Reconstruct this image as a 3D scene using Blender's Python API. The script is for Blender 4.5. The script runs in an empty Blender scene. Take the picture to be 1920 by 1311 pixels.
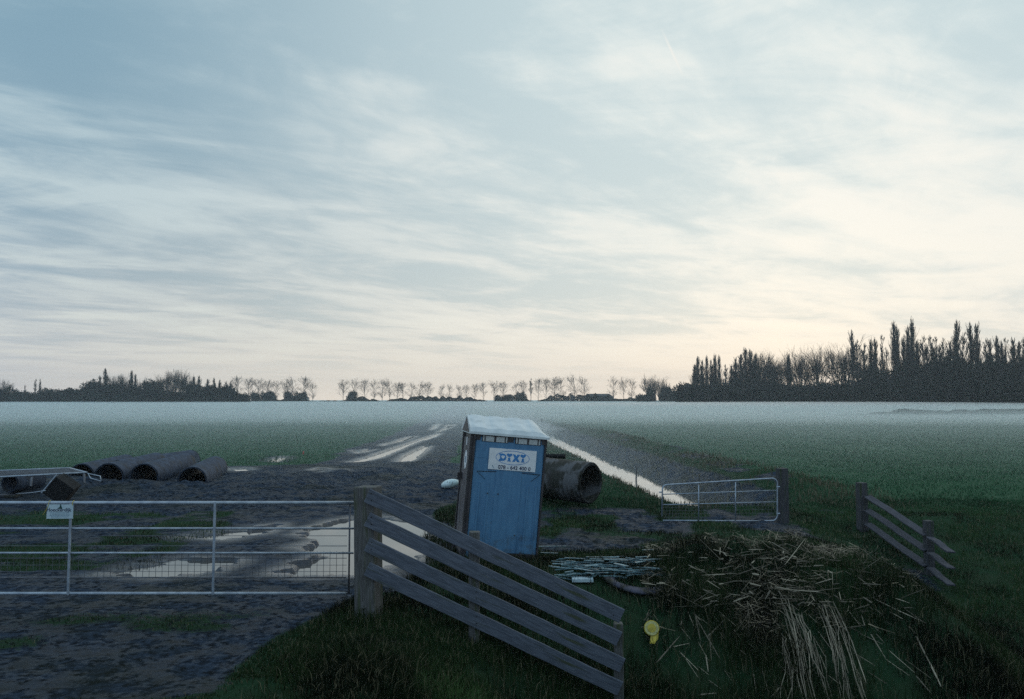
import bpy, math, random
import numpy as np
from mathutils import Vector, Matrix

# ------------------------------------------------------------------ camera
R = math.radians
sc = bpy.context.scene
col = sc.collection
F = 1493.3; PITCH = math.atan(93.5 / F); CAMZ = 2.5
cam_d = bpy.data.cameras.new('camera'); cam = bpy.data.objects.new('camera', cam_d); col.objects.link(cam)
cam_d.lens = 28; cam_d.sensor_width = 36; cam_d.clip_start = 0.1; cam_d.clip_end = 6000
cam.location = (0, 0, CAMZ); cam.rotation_euler = (math.pi / 2 + PITCH, 0, 0)
sc.camera = cam

# ------------------------------------------------------------------ sky
SUN_AZ = R(19); SUN_EL = R(4)
world = bpy.data.worlds.new("World"); sc.world = world; world.use_nodes = True
nt = world.node_tree; nt.nodes.clear()
def N(t, nt=nt, **k):
    n = nt.nodes.new(t)
    for a, b in k.items(): setattr(n, a, b)
    return n
def L(a, b, nt=nt): nt.links.new(a, b)
def math_n(op, a, b=None, c=None, nt=nt, clamp=False):
    n = N('ShaderNodeMath', nt, operation=op, use_clamp=clamp)
    for i, v in enumerate((a, b, c)):
        if v is None: continue
        if isinstance(v, (int, float)): n.inputs[i].default_value = v
        else: L(v, n.inputs[i], nt)
    return n.outputs[0]
def mix_c(f, a, b, nt=nt, mode='MIX'):
    n = N('ShaderNodeMix', nt, data_type='RGBA', blend_type=mode)
    for i, v in ((0, f), (6, a), (7, b)):
        if isinstance(v, (int, float)): n.inputs[i].default_value = v
        elif isinstance(v, tuple): n.inputs[i].default_value = (*v, 1)
        else: L(v, n.inputs[i], nt)
    return n.outputs[2]
def sstep(v, a, b, nt=nt, lo=0.0, hi=1.0):
    n = N('ShaderNodeMapRange', nt, interpolation_type='SMOOTHSTEP')
    n.inputs[1].default_value = a; n.inputs[2].default_value = b
    n.inputs[3].default_value = lo; n.inputs[4].default_value = hi
    L(v, n.inputs[0], nt); return n.outputs[0]
tc = N('ShaderNodeTexCoord'); D = tc.outputs['Generated']
sep = N('ShaderNodeSeparateXYZ'); L(D, sep.inputs[0])
dx, dy, dz = sep.outputs
def dot_to(v):
    n = N('ShaderNodeVectorMath', operation='DOT_PRODUCT'); L(D, n.inputs[0]); n.inputs[1].default_value = v; return n.outputs['Value']
def dirv(az, el): return (math.sin(az) * math.cos(el), math.cos(az) * math.cos(el), math.sin(el))
zc = math_n('MAXIMUM', dz, 0.0)
# broad glow behind the cloud sheet, towards the set sun
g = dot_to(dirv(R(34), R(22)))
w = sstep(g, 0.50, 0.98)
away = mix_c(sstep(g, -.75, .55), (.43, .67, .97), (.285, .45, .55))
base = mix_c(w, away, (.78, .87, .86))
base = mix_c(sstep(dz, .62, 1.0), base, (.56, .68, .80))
# pale warm light low over the horizon
hz = math_n('POWER', math.e, math_n('MULTIPLY', zc, -7.0))
azg = dot_to(dirv(R(6), 0))
warm = mix_c(sstep(azg, 0.66, .97), (.66, .64, .66), (1.10, .95, .78))
base = mix_c(math_n('MULTIPLY', hz, 0.92), base, warm)
# the cloud sheet: a plane seen in perspective, streaks running to the glow
inv = math_n('DIVIDE', 1.0, math_n('ADD', zc, 0.07))
px_ = math_n('MULTIPLY', dx, inv); py_ = math_n('MULTIPLY', dy, inv)
cv = N('ShaderNodeCombineXYZ'); L(px_, cv.inputs[0]); L(py_, cv.inputs[1])
def streak(rot, sx, sy, scale, detail, rough, dist, seed):
    m = N('ShaderNodeMapping', vector_type='TEXTURE'); L(cv.outputs[0], m.inputs[0])
    m.inputs['Rotation'].default_value = (0, 0, -rot); m.inputs['Scale'].default_value = (1 / sx, 1 / sy, 1)
    m.inputs['Location'].default_value = (seed, seed * 1.7, 0)
    n = N('ShaderNodeTexNoise'); L(m.outputs[0], n.inputs['Vector'])
    n.inputs['Scale'].default_value = scale; n.inputs['Detail'].default_value = detail
    n.inputs['Roughness'].default_value = rough; n.inputs['Distortion'].default_value = dist
    return n.outputs[0]
s1 = streak(R(40), 1.0, 0.45, .75, 5, .55, .7, 3.1)
s2 = streak(R(48), 1.0, 0.28, 3.0, 6, .58, .7, 7.7)
s3 = streak(R(75), 1.0, 0.55, 1.7, 6, .60, .9, 1.3)
s4 = streak(R(20), 1.0, 0.5, 7.0, 6, .60, .8, 5.3)
ns = math_n('ADD', math_n('ADD', math_n('MULTIPLY', s1, .44), math_n('MULTIPLY', s2, .18)), math_n('ADD', math_n('MULTIPLY', s3, .30), math_n('MULTIPLY', s4, .08)))
cl = sstep(ns, 0.47, 0.59)
dk = sstep(ns, 0.52, 0.42)
fade = sstep(dz, -0.01, 0.10)
hib = mix_c(w, (.54, .69, .75), (1.06, 1.03, .95))
hib = mix_c(math_n('MULTIPLY', hz, .9), hib, (1.06, .96, .78))
base = mix_c(math_n('MULTIPLY', math_n('MULTIPLY', cl, fade), 0.70), base, hib)
lob = mix_c(1.0, base, (.75, .83, .88), mode='MULTIPLY')
base = mix_c(math_n('MULTIPLY', math_n('MULTIPLY', dk, fade), 0.80), base, lob)
# short aircraft trail
def pix_dir(px, py):
    x = (px - 960) / F; v = (655.5 - py) / F
    return Vector((x, math.cos(PITCH) - v * math.sin(PITCH), math.sin(PITCH) + v * math.cos(PITCH))).normalized()
ta, tb = pix_dir(1238, 50), pix_dir(1284, 150)
tn = ta.cross(tb).normalized(); tm = (ta + tb).normalized(); tt = tn.cross(tm).normalized()
across = math_n('ABSOLUTE', dot_to(tuple(tn))); along = math_n('ABSOLUTE', dot_to(tuple(tt)))
trail = math_n('MULTIPLY', sstep(across, 0.0022, 0.0002), sstep(along, 0.036, 0.004))
trail = math_n('MULTIPLY', trail, sstep(dot_to(tuple(tm)), .9, .95))
base = mix_c(math_n('MULTIPLY', trail, .6), base, (.97, .95, .88))
sky = N('ShaderNodeTexSky', sky_type='NISHITA'); sky.sun_disc = False
sky.sun_elevation = SUN_EL; sky.sun_rotation = SUN_AZ; sky.air_density = 1.0; sky.dust_density = 2.0; sky.ozone_density = 3.0
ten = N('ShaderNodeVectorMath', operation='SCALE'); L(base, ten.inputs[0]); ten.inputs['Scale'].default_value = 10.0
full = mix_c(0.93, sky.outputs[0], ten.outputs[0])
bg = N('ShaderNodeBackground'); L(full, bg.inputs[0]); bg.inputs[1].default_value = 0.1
wo = N('ShaderNodeOutputWorld'); L(bg.outputs[0], wo.inputs[0])

sun_d = bpy.data.lights.new('sun', 'SUN'); sun = bpy.data.objects.new('sun', sun_d); col.objects.link(sun)
sun_d.energy = 0.15; sun_d.angle = R(40); sun_d.color = (1, .93, .84)
sun.rotation_euler = Vector(dirv(SUN_AZ, SUN_EL)).to_track_quat('Z', 'Y').to_euler()

sc.view_settings.view_transform = 'Standard'; sc.view_settings.look = 'None'
sc.view_settings.exposure = 0; sc.view_settings.gamma = 1; sc.view_settings.use_curve_mapping = False
sc.render.engine = 'CYCLES'
sc.cycles.use_denoising = False
sc.cycles.max_bounces = 6; sc.cycles.diffuse_bounces = 2; sc.cycles.glossy_bounces = 3; sc.cycles.volume_bounces = 4
sc.cycles.use_adaptive_sampling = False; sc.cycles.sample_clamp_indirect = 2.5; sc.cycles.caustics_reflective = False; sc.cycles.caustics_refractive = False

# ------------------------------------------------------------------ numpy noise, terrain function
def _h(ix, iy, s):
    n = (ix.astype(np.int64) * 374761393 + iy.astype(np.int64) * 668265263 + s * 982451653) & 0xffffffff
    n = ((n ^ (n >> 13)) * 1274126177) & 0xffffffff
    n = n ^ (n >> 16)
    return (n & 0xffffff) / float(0xffffff)
def vn(x, y, s=0):
    ix = np.floor(x); iy = np.floor(y); fx = x - ix; fy = y - iy
    fx = fx * fx * (3 - 2 * fx); fy = fy * fy * (3 - 2 * fy)
    a = _h(ix, iy, s); b = _h(ix + 1, iy, s); c = _h(ix, iy + 1, s); d = _h(ix + 1, iy + 1, s)
    return (a + (b - a) * fx) * (1 - fy) + (c + (d - c) * fx) * fy
def fbm(x, y, s=0, o=4):
    t = 0; a = .5; f = 1
    for i in range(o):
        t = t + a * (vn(x * f, y * f, s + i * 17) - .5); a *= .5; f *= 2.03
    return t
def ss(v, a, b):
    t = np.clip((v - a) / (b - a), 0, 1); return t * t * (3 - 2 * t)
def pix_ground(px, py, z=0.0):
    d = pix_dir(px, py); t = (z - CAMZ) / d.z; return (d.x * t, d.y * t)
def P(px, py, Y):
    d = pix_dir(px, py); t = Y / d.y; return Vector((d.x * t, Y, CAMZ + d.z * t))

def xc(y): return -3.7 - .047 * y                    # axis of the muddy track
def xd(y): return 6.75 - .054 * y + .12 * np.sin(y * .35) # axis of the field ditch
PUDDLES = [  # outlines as seen, dropped on the ground; water level
    ([(655,868),(672,864),(690,858),(720,848),(750,838),(790,824),(826,813),(812,821),(780,831),(745,847),(715,860),(690,866)], -.27),
    ([(748,868),(770,866),(790,852),(806,838),(798,838),(775,848),(758,856)], -.27),
    ([(662,846),(672,852),(690,848),(702,844),(690,844),(676,848)], -.27),
    ([(742,832),(760,828),(782,819),(770,820),(748,826)], -.27),
    ([(808,808),(818,804),(826,795),(816,797)], -.28),
    ([(836,803),(842,802),(842,797),(836,799)], -.28),
    ([(745,829),(735,833),(715,838),(722,834)], -.27),
    ([(820,812),(850,800),(853,797),(836,803)], -.28),
    ([(506,866),(520,868),(536,862),(530,858),(514,861)], -.27),
    ([(430,880),(444,885),(466,883),(464,879),(450,881)], -.27),
    ([(585,884),(612,882),(600,880)], -.27), ([(612,888),(640,886),(636,883)], -.27),
    ([(520,1084),(600,1086),(700,1085),(715,1066),(760,1058),(800,1040),(790,1020),(808,1000),(790,985),(740,977),(700,970),(640,980),(590,992),(560,1008),(610,1018),(560,1032),(610,1046),(560,1062)], -.10),
    ([(340,1014),(420,1018),(500,1004),(520,990),(468,996),(420,1000)], -.11),
    ([(200,1084),(300,1090),(400,1078),(440,1056),(330,1052),(260,1066)], -.09),
]
PUD = []
for poly, lv in PUDDLES:
    PUD.append((np.array([pix_ground(a, b, lv) for a, b in poly]), lv))
def poly_sd(x, y, pts):
    """signed distance, negative inside"""
    d2 = np.full(x.shape, 1e9); inside = np.zeros(x.shape, bool); n = len(pts)
    for i in range(n):
        ax, ay = pts[i]; bx, by = pts[(i + 1) % n]
        ex, ey = bx - ax, by - ay; wx, wy = x - ax, y - ay
        t = np.clip((wx * ex + wy * ey) / (ex * ex + ey * ey + 1e-12), 0, 1)
        d2 = np.minimum(d2, (wx - ex * t) ** 2 + (wy - ey * t) ** 2)
        c = ((ay > y) != (by > y)) & (x < (bx - ax) * (y - ay) / ((by - ay) if by != ay else 1e-12) + ax)
        inside ^= c
    d = np.sqrt(d2); return np.where(inside, -d, d)

def mud_mask(x, y):
    n = fbm(x * .7, y * .45, 5) * 2.2
    right = np.where(y < 10.5, -2.35 + .45 * ss(y, 8, 10.5), -1.5) * (1 - ss(y, 26, 36)) + (xc(y) + 2.9) * ss(y, 26, 36)
    m = ss(right - x + n * .5, -.25, .35)
    leftb = np.where(y < 12.0, -30.0, -6.2) * (1 - ss(y, 19, 21.5)) + -26.0 * ss(y, 19, 21.5)
    lm = ss(y, 11.5, 13) * (1 - ss(y, 19, 22)) * ss(-x, 5, 7)
    leftb = leftb * (1 - ss(y, 29, 34)) + (xc(y) - 3.1) * ss(y, 29, 34)
    m = m * ss(x - leftb + n * .9, -.3, .8)
    m = np.maximum(m, lm * (.30 + .55 * ss(fbm(x * .8, y * 1.8, 141, 3), -.15, .2)))
    # rutted patch right of the cabin
    r = ss(y, 13.0, 14.6) * (1 - ss(y, 19.5, 21.5)) * ss(x, -.6, .3) * (1 - ss(x, 7.2, 9.0))
    m2 = r * ss(n + .6 * fbm(x * 1.4, y * 2.6, 95, 3), -.35, .45) * .9
    # bare strip on the far ditch bank
    e = x - xd(y)
    m = m * (1 - .60 * (1 - ss(y, 9, 10.5)) * ss(fbm(x * .55 + 3, y * .9, 91, 3), .05, .2))
    m3 = ss(e, .3, .7) * (1 - ss(e, 2.2, 3.0)) * ss(y, 22.5, 25) * .85
    m4 = ss(e, 2.6, 3.4) * (1 - ss(e, 4.2, 5.6)) * ss(y, 20, 25) * (1 - ss(y, 55, 75)) * ss(n, -.25, .25) * .8
    m = np.maximum(np.maximum(m, m2), np.maximum(m3, m4))
    # grassy tufts left by the gate
    return np.clip(m, 0, 1)

def height(x, y):
    x = np.asarray(x, float); y = np.asarray(y, float)
    b = -.25 * ss(y, 10.5, 15.5)
    b = b + .95 * (1 - ss(y, 1.2, 4.6))
    mx = ss(x, -1.4, 2.1)
    en = ss(x, 5.4, 7.8)
    wl = (1.95 * (1 - en) * (1 - ss(y, 7.3, 12.2)) + en * 2.7 * np.clip((18.8 - y) / 13.5, 0, 1)) * mx * ss(y, 3.2, 6.0)
    mxl = 1 - ss(x, -15, -11.5)
    wl = wl + 1.95 * mxl * (1 - ss(y, 7.3, 12.2)) * ss(y, 3.2, 6.0)
    z = b - wl
    # field ditch
    e = x - xd(y)
    on = ss(y, 20.8, 22.6)
    e = e + .35 * fbm(x * .9, y * .9, 151, 4)
    prof = np.where(e < 0, 1 - ss(-e, .28, 1.8), 1 - ss(e, .34, 3.0))
    z = z + on * .16 * fbm(x * 2.1, y * 1.5, 152, 4) * ss(np.abs(e), .5, 1.2) * (1 - ss(np.abs(e), 3.5, 5)) * (1 - ss(y, 60, 100))
    z = z - .95 * prof * on
    z = z + .16 * np.exp(-((e - 3.9) / .8) ** 2) * ss(y, 21, 26) * (1 - ss(y, 60, 80)) * (.4 + 1.6 * vn(x * .7, y * .5, 9))
    m = mud_mask(x, y)
    # wheel ruts along the track
    u = x - xc(y)
    rut = (np.exp(-((u - 1.0) / .28) ** 2) + np.exp(-((u + .75) / .28) ** 2) + .6 * np.exp(-((u - 1.9) / .2) ** 2) + .6 * np.exp(-((u + 1.7) / .22) ** 2))
    z = z - .07 * rut * ss(y, 13, 18) * (1 - ss(y, 80, 120)) * m * (.3 + 1.3 * vn(x * .3, y * .35, 44))
    near = 1 - ss(y, 35, 80)
    z = z + m * .075 * fbm(x * .45, y * 3.2, 88, 4) * ss(y, 10.5, 12.5) * (1 - ss(y, 24, 30))
    z = z + m * near * (.21 * fbm(x * 1.6, y * 1.1, 21, 5) * ss(y, 11.5, 14) + .045 * fbm(x * 2.2, y * 2.2, 22, 5) + .03 * fbm(x * 7, y * 7, 23, 2) * (1 - ss(y, 16, 24)))
    z = z + m * near * .13 * np.abs(fbm(x * 3.2, y * 2.4, 25, 3)) * ss(y, 13, 17)
    z = z + (1 - m) * (.09 * fbm(x * .8, y * .8, 31, 4)) * ss(y, 4, 6) * (1 - ss(y, 60, 90))
    # churned ridges of soil
    for (cx, cy, sx, sy, a) in RIDGES:
        q = np.exp(-(((x - cx) / sx) ** 2 + ((y - cy) / sy) ** 2) * 1.0)
        z = z + .8 * a * q * (.3 + 1.2 * vn(x * 1.9, y * 1.9, 77)) * (.5 + vn(x * 4.3, y * 4.3, 78))
    # puddles: dig below the water level inside, keep above it outside
    inside_w = np.full(z.shape, 9.0)
    for pts, lv in PUD:
        lo = pts.min(0) - 1.2; hi = pts.max(0) + np.array([1.2, 2.0])
        k = (x > lo[0]) & (x < hi[0]) & (y > lo[1]) & (y < hi[1])
        if not k.any(): continue
        xx = x[k]; yy = y[k]; sd = poly_sd(xx, yy, pts)
        sd = sd + .55 * fbm(xx * 1.3, yy * 5.0, 53, 4) * (pts[:, 1].mean() < 20) + .18 * fbm(xx * 1.9, yy * 1.2, 51, 4) * min(1, .35 + .03 * pts[:, 1].mean()) - .02
        inn = lv - .012 - np.clip(-sd, 0, .35) * .10
        out = np.maximum(z[k], lv + .010 + np.clip(sd, 0, .4) * .12)
        z[k] = out; inside_w[k] = np.where(sd < 0, np.minimum(inside_w[k], inn), inside_w[k])
    z = np.where(inside_w < 5, inside_w, z)
    return z
RIDGES = []
for (px, py, sx, sy, a) in [(545,893,1.1,.5,.10),(610,893,1.0,.4,.12),(665,888,1.0,.45,.16),(640,884,.8,.4,.12),(745,883,.5,.4,.12),(770,878,.5,.4,.12),
                            (250,910,2.6,.7,.16),(190,908,1.2,.5,.16),(345,914,.9,.4,.14),(110,925,1.6,.5,.14),(330,925,1.6,.4,.08),(60,925,2.0,.6,.06),(450,905,1.6,.6,.06),(1080,935,1.3,.9,.20),(1040,925,.9,.8,.12),
                            (1440,1085,1.3,.6,.44),(1330,1080,.8,.5,.20),(1560,1115,.8,.5,.18),(470,985,.7,.2,.06),(510,1000,.5,.2,.05)]:
    gx, gy = pix_ground(px, py, -.2); RIDGES.append((gx, gy, sx, sy, a))
def hz1(x, y): return float(height(np.array([x]), np.array([y]))[0])
def G(px, py):
    d = pix_dir(px, py); t = np.concatenate([np.arange(3, 40, .02), np.arange(40, 900, .5)])
    x = d.x * t; y = d.y * t; z = CAMZ + d.z * t
    k = np.argmax(z < height(x, y)); return Vector((x[k], y[k], z[k]))

# ------------------------------------------------------------------ helpers
def mesh(name, v, f, smooth=False):
    me = bpy.data.meshes.new(name)
    me.from_pydata([tuple(p) for p in v], [], [tuple(q) for q in f]); me.update()
    if smooth: me.polygons.foreach_set('use_smooth', [True] * len(me.polygons))
    return me
def link(name, me, mat=None, parent=None, **tags):
    o = bpy.data.objects.new(name, me); col.objects.link(o)
    if mat is not None and me is not None and not me.materials: me.materials.append(mat)
    if parent is not None: o.parent = parent
    for k, v in tags.items(): o[k] = v
    return o
def thing(name, label, cat, loc=(0, 0, 0), rot=(0, 0, 0), group=None):
    o = bpy.data.objects.new(name, None); col.objects.link(o); o.empty_display_size = .1
    o.location = loc; o.rotation_euler = rot; o['label'] = label; o['category'] = cat
    if group: o['group'] = group
    return o
class MB:
    def __init__(s): s.v = []; s.f = []
    def box(s, c, d, rot=None, taper=1.0):
        n = len(s.v); hx, hy, hz_ = d[0] / 2, d[1] / 2, d[2] / 2
        for k in (-1, 1):
            t = taper if k > 0 else 1
            for (a, b) in ((-1, -1), (1, -1), (1, 1), (-1, 1)):
                p = Vector((a * hx * t, b * hy * t, k * hz_))
                if rot: p = rot @ p
                s.v.append(p + Vector(c))
        s.f += [(n, n+3, n+2, n+1), (n+4, n+5, n+6, n+7), (n, n+1, n+5, n+4), (n+1, n+2, n+6, n+5), (n+2, n+3, n+7, n+6), (n+3, n, n+4, n+7)]
        return s
    def prism(s, pts, y0, y1):
        """outline in x,z extruded along y"""
        n = len(s.v); k = len(pts)
        for y in (y0, y1):
            for (a, b) in pts: s.v.append(Vector((a, y, b)))
        s.f.append(tuple(range(n, n + k))); s.f.append(tuple(range(n + 2*k - 1, n + k - 1, -1)))
        for i in range(k):
            j = (i + 1) % k; s.f.append((n + i, n + k + i, n + k + j, n + j))
        return s
    def tube(s, pts, r, sides=8, cap=True):
        pts = [Vector(p) for p in pts]; n0 = len(s.v); up = None
        rs = r if isinstance(r, (list, tuple)) else [r] * len(pts)
        for i, p in enumerate(pts):
            a = pts[max(0, i-1)]; b = pts[min(len(pts)-1, i+1)]
            t = (b - a).normalized()
            if up is None:
                up = Vector((0, 0, 1)) if abs(t.z) < .9 else Vector((1, 0, 0))
            u = t.cross(up)
            if u.length < 1e-4: u = t.orthogonal()
            u.normalize(); w_ = u.cross(t); up = w_
            for k in range(sides):
                q = 2 * math.pi * k / sides
                s.v.append(p + (u * math.cos(q) + w_ * math.sin(q)) * rs[i])
        for i in range(len(pts) - 1):
            for k in range(sides):
                a = n0 + i*sides + k; b = n0 + i*sides + (k+1) % sides
                s.f.append((a, b, b + sides, a + sides))
        if cap:
            s.f.append(tuple(n0 + k for k in range(sides - 1, -1, -1))); m = n0 + (len(pts)-1)*sides
            s.f.append(tuple(m + k for k in range(sides)))
        return s
    def make(s, name, mat, parent=None, smooth=False, **t):
        return link(name, mesh(name, s.v, s.f, smooth), mat, parent, **t)
def bevel(o, w_=.004, seg=1):
    m = o.modifiers.new('bevel', 'BEVEL'); m.width = w_; m.segments = seg; m.limit_method = 'ANGLE'

# ------------------------------------------------------------------ materials
def mat(name, color, rough=.7, noise=None, bump=0, scale=20, spec=.5, metal=0, color2=None, detail=4, stretch=(1, 1, 1), lo=.35, hi=.65, stain=None):
    m = bpy.data.materials.new(name); m.use_nodes = True; t = m.node_tree
    b = t.nodes['Principled BSDF']
    b.inputs['Roughness'].default_value = rough; b.inputs['Metallic'].default_value = metal
    b.inputs['Specular IOR Level'].default_value = spec
    c2 = color2 or tuple(c * .6 for c in color)
    tcn = N('ShaderNodeTexCoord', t); mp = N('ShaderNodeMapping', t); L(tcn.outputs['Object'], mp.inputs[0], t)
    mp.inputs['Scale'].default_value = stretch
    n = N('ShaderNodeTexNoise', t); n.inputs['Scale'].default_value = scale; n.inputs['Detail'].default_value = detail
    L(mp.outputs[0], n.inputs['Vector'], t)
    f = sstep(n.outputs[0], lo, hi, t)
    c = mix_c(f, color, c2, t)
    if stain:
        n2 = N('ShaderNodeTexNoise', t); n2.inputs['Scale'].default_value = stain[1]; n2.inputs['Detail'].default_value = 6
        L(mp.outputs[0], n2.inputs['Vector'], t)
        c = mix_c(sstep(n2.outputs[0], stain[2], stain[3], t), c, stain[0], t)
    L(c, b.inputs['Base Color'], t)
    if bump:
        bp = N('ShaderNodeBump', t); bp.inputs['Strength'].default_value = bump; bp.inputs['Distance'].default_value = .01
        L(n.outputs[0], bp.inputs['Height'], t); L(bp.outputs[0], b.inputs['Normal'], t)
    return m
M = {}
M['wood'] = mat('weathered_wood', (.115, .132, .165), .85, bump=.5, scale=12, stretch=(.5, 6, 6), color2=(.07, .082, .105), stain=((.05, .06, .03), 3, .56, .74))
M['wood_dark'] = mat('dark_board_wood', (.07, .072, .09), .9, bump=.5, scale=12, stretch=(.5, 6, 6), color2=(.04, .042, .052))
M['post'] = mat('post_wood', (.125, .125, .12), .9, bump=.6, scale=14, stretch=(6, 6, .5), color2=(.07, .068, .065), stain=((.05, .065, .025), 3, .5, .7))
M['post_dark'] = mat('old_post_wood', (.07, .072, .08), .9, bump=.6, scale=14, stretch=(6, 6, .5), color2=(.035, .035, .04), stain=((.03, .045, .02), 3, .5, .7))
M['galv'] = mat('galvanised_steel', (.40, .46, .52), .42, metal=.4, scale=9, color2=(.27, .32, .38), bump=.05)
M['wire'] = mat('galvanised_wire', (.17, .18, .20), .5, metal=.5, scale=9)
M['blue'] = mat('faded_blue_plastic', (.085, .225, .375), .6, scale=5, color2=(.07, .19, .33), stretch=(3, 3, .6), stain=((.045, .14, .26), 2.2, .50, .8), bump=.03)
_t = M['blue'].node_tree; _b = _t.nodes['Principled BSDF']; _src = _b.inputs['Base Color'].links[0].from_socket
_tc = N('ShaderNodeTexCoord', _t); _sp = N('ShaderNodeSeparateXYZ', _t); L(_tc.outputs['Object'], _sp.inputs[0], _t)
_n = N('ShaderNodeTexNoise', _t); _n.inputs['Scale'].default_value = 7; _n.inputs['Detail'].default_value = 8; _n.inputs['Roughness'].default_value = .7; L(_tc.outputs['Object'], _n.inputs['Vector'], _t)
_m = sstep(math_n('ADD', math_n('MULTIPLY', _sp.outputs[2], -.32, nt=_t), _n.outputs[0], nt=_t), .36, .56, _t)
L(mix_c(math_n('MULTIPLY', _m, .55, nt=_t), _src, (.05, .06, .065), _t), _b.inputs['Base Color'], _t)
M['white_plastic'] = mat('grey_white_plastic', (.70, .75, .74), .45, scale=6, color2=(.58, .64, .64), stain=((.38, .42, .40), 3, .60, .8))
M['dark_plastic'] = mat('dark_brown_plastic', (.028, .026, .026), .5, scale=6, color2=(.05, .045, .05))
M['vent'] = mat('vent_mesh', (.55, .58, .56), .7, scale=60, color2=(.38, .40, .39))
M['sign_white'] = mat('sign_white', (.78, .80, .80), .5, scale=8, color2=(.70, .73, .74))
M['sign_blue'] = mat('sign_blue', (.03, .22, .52), .5, scale=8, color2=(.03, .19, .46))
M['plate'] = mat('placard_white', (.50, .62, .66), .5, scale=12, color2=(.42, .55, .60))
M['ink'] = mat('sign_ink', (.05, .07, .13), .6)
M['ink_green'] = mat('sign_green_ink', (.01, .07, .06), .6)
M['print'] = mat('faint_print', (.20, .33, .42), .6)
M['pipe'] = mat('grey_pipe', (.048, .072, .115), .75, scale=5, color2=(.026, .038, .062), stain=((.035, .038, .042), 2.2, .52, .7), bump=.1)
M['rust_pipe'] = mat('muddy_pipe', (.10, .105, .11), .75, scale=2.2, color2=(.035, .032, .028), stain=((.022, .024, .018), 2.6, .45, .55), bump=.6, lo=.42, hi=.56)
M['block'] = mat('dark_block', (.007, .008, .009), .9, scale=5, bump=.4)
M['sack'] = mat('pale_plastic_film', (.66, .78, .76), .35, scale=5, color2=(.52, .66, .66), bump=.2)
M['teal'] = mat('teal_plastic', (.17, .31, .34), .4, scale=9, color2=(.04, .08, .10))
M['tub'] = mat('dark_blue_rubber', (.045, .05, .085), .6, scale=3, color2=(.02, .024, .034), stain=((.02, .022, .015), 5, .45, .6))
M['yellow'] = mat('yellow_plastic', (.62, .50, .05), .5, scale=14, color2=(.40, .32, .03))
M['pale_yellow'] = mat('pale_yellow_plug', (.62, .60, .26), .7, scale=40, color2=(.42, .40, .16))
M['bark'] = mat('bark', (.022, .020, .020), .95, scale=3, color2=(.02, .02, .02))
M['twig'] = mat('twigs', (.024, .021, .019), .95, scale=1.5, color2=(.016, .016, .014))
M['thicket'] = mat('thicket', (.013, .016, .010), .95, scale=1.0, color2=(.008, .010, .007))
M['barn'] = mat('barn_sheet', (.05, .055, .06), .8, scale=1)
M['house'] = mat('pale_wall', (.5, .5, .48), .8, scale=1, color2=(.42, .42, .4))
M['red'] = mat('red_plastic', (.6, .05, .03), .5)

def attr_mat(name, rough, spec=.3, transl=0.0):
    m = bpy.data.materials.new(name); m.use_nodes = True; t = m.node_tree; b = t.nodes['Principled BSDF']
    a = N('ShaderNodeAttribute', t); a.attribute_name = 'Col'
    L(a.outputs['Color'], b.inputs['Base Color'], t)
    b.inputs['Roughness'].default_value = rough; b.inputs['Specular IOR Level'].default_value = spec
    return m
M['blade'] = attr_mat('grass_blades', .75, .12)
M['reed'] = attr_mat('reed_straw', .6)

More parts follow.
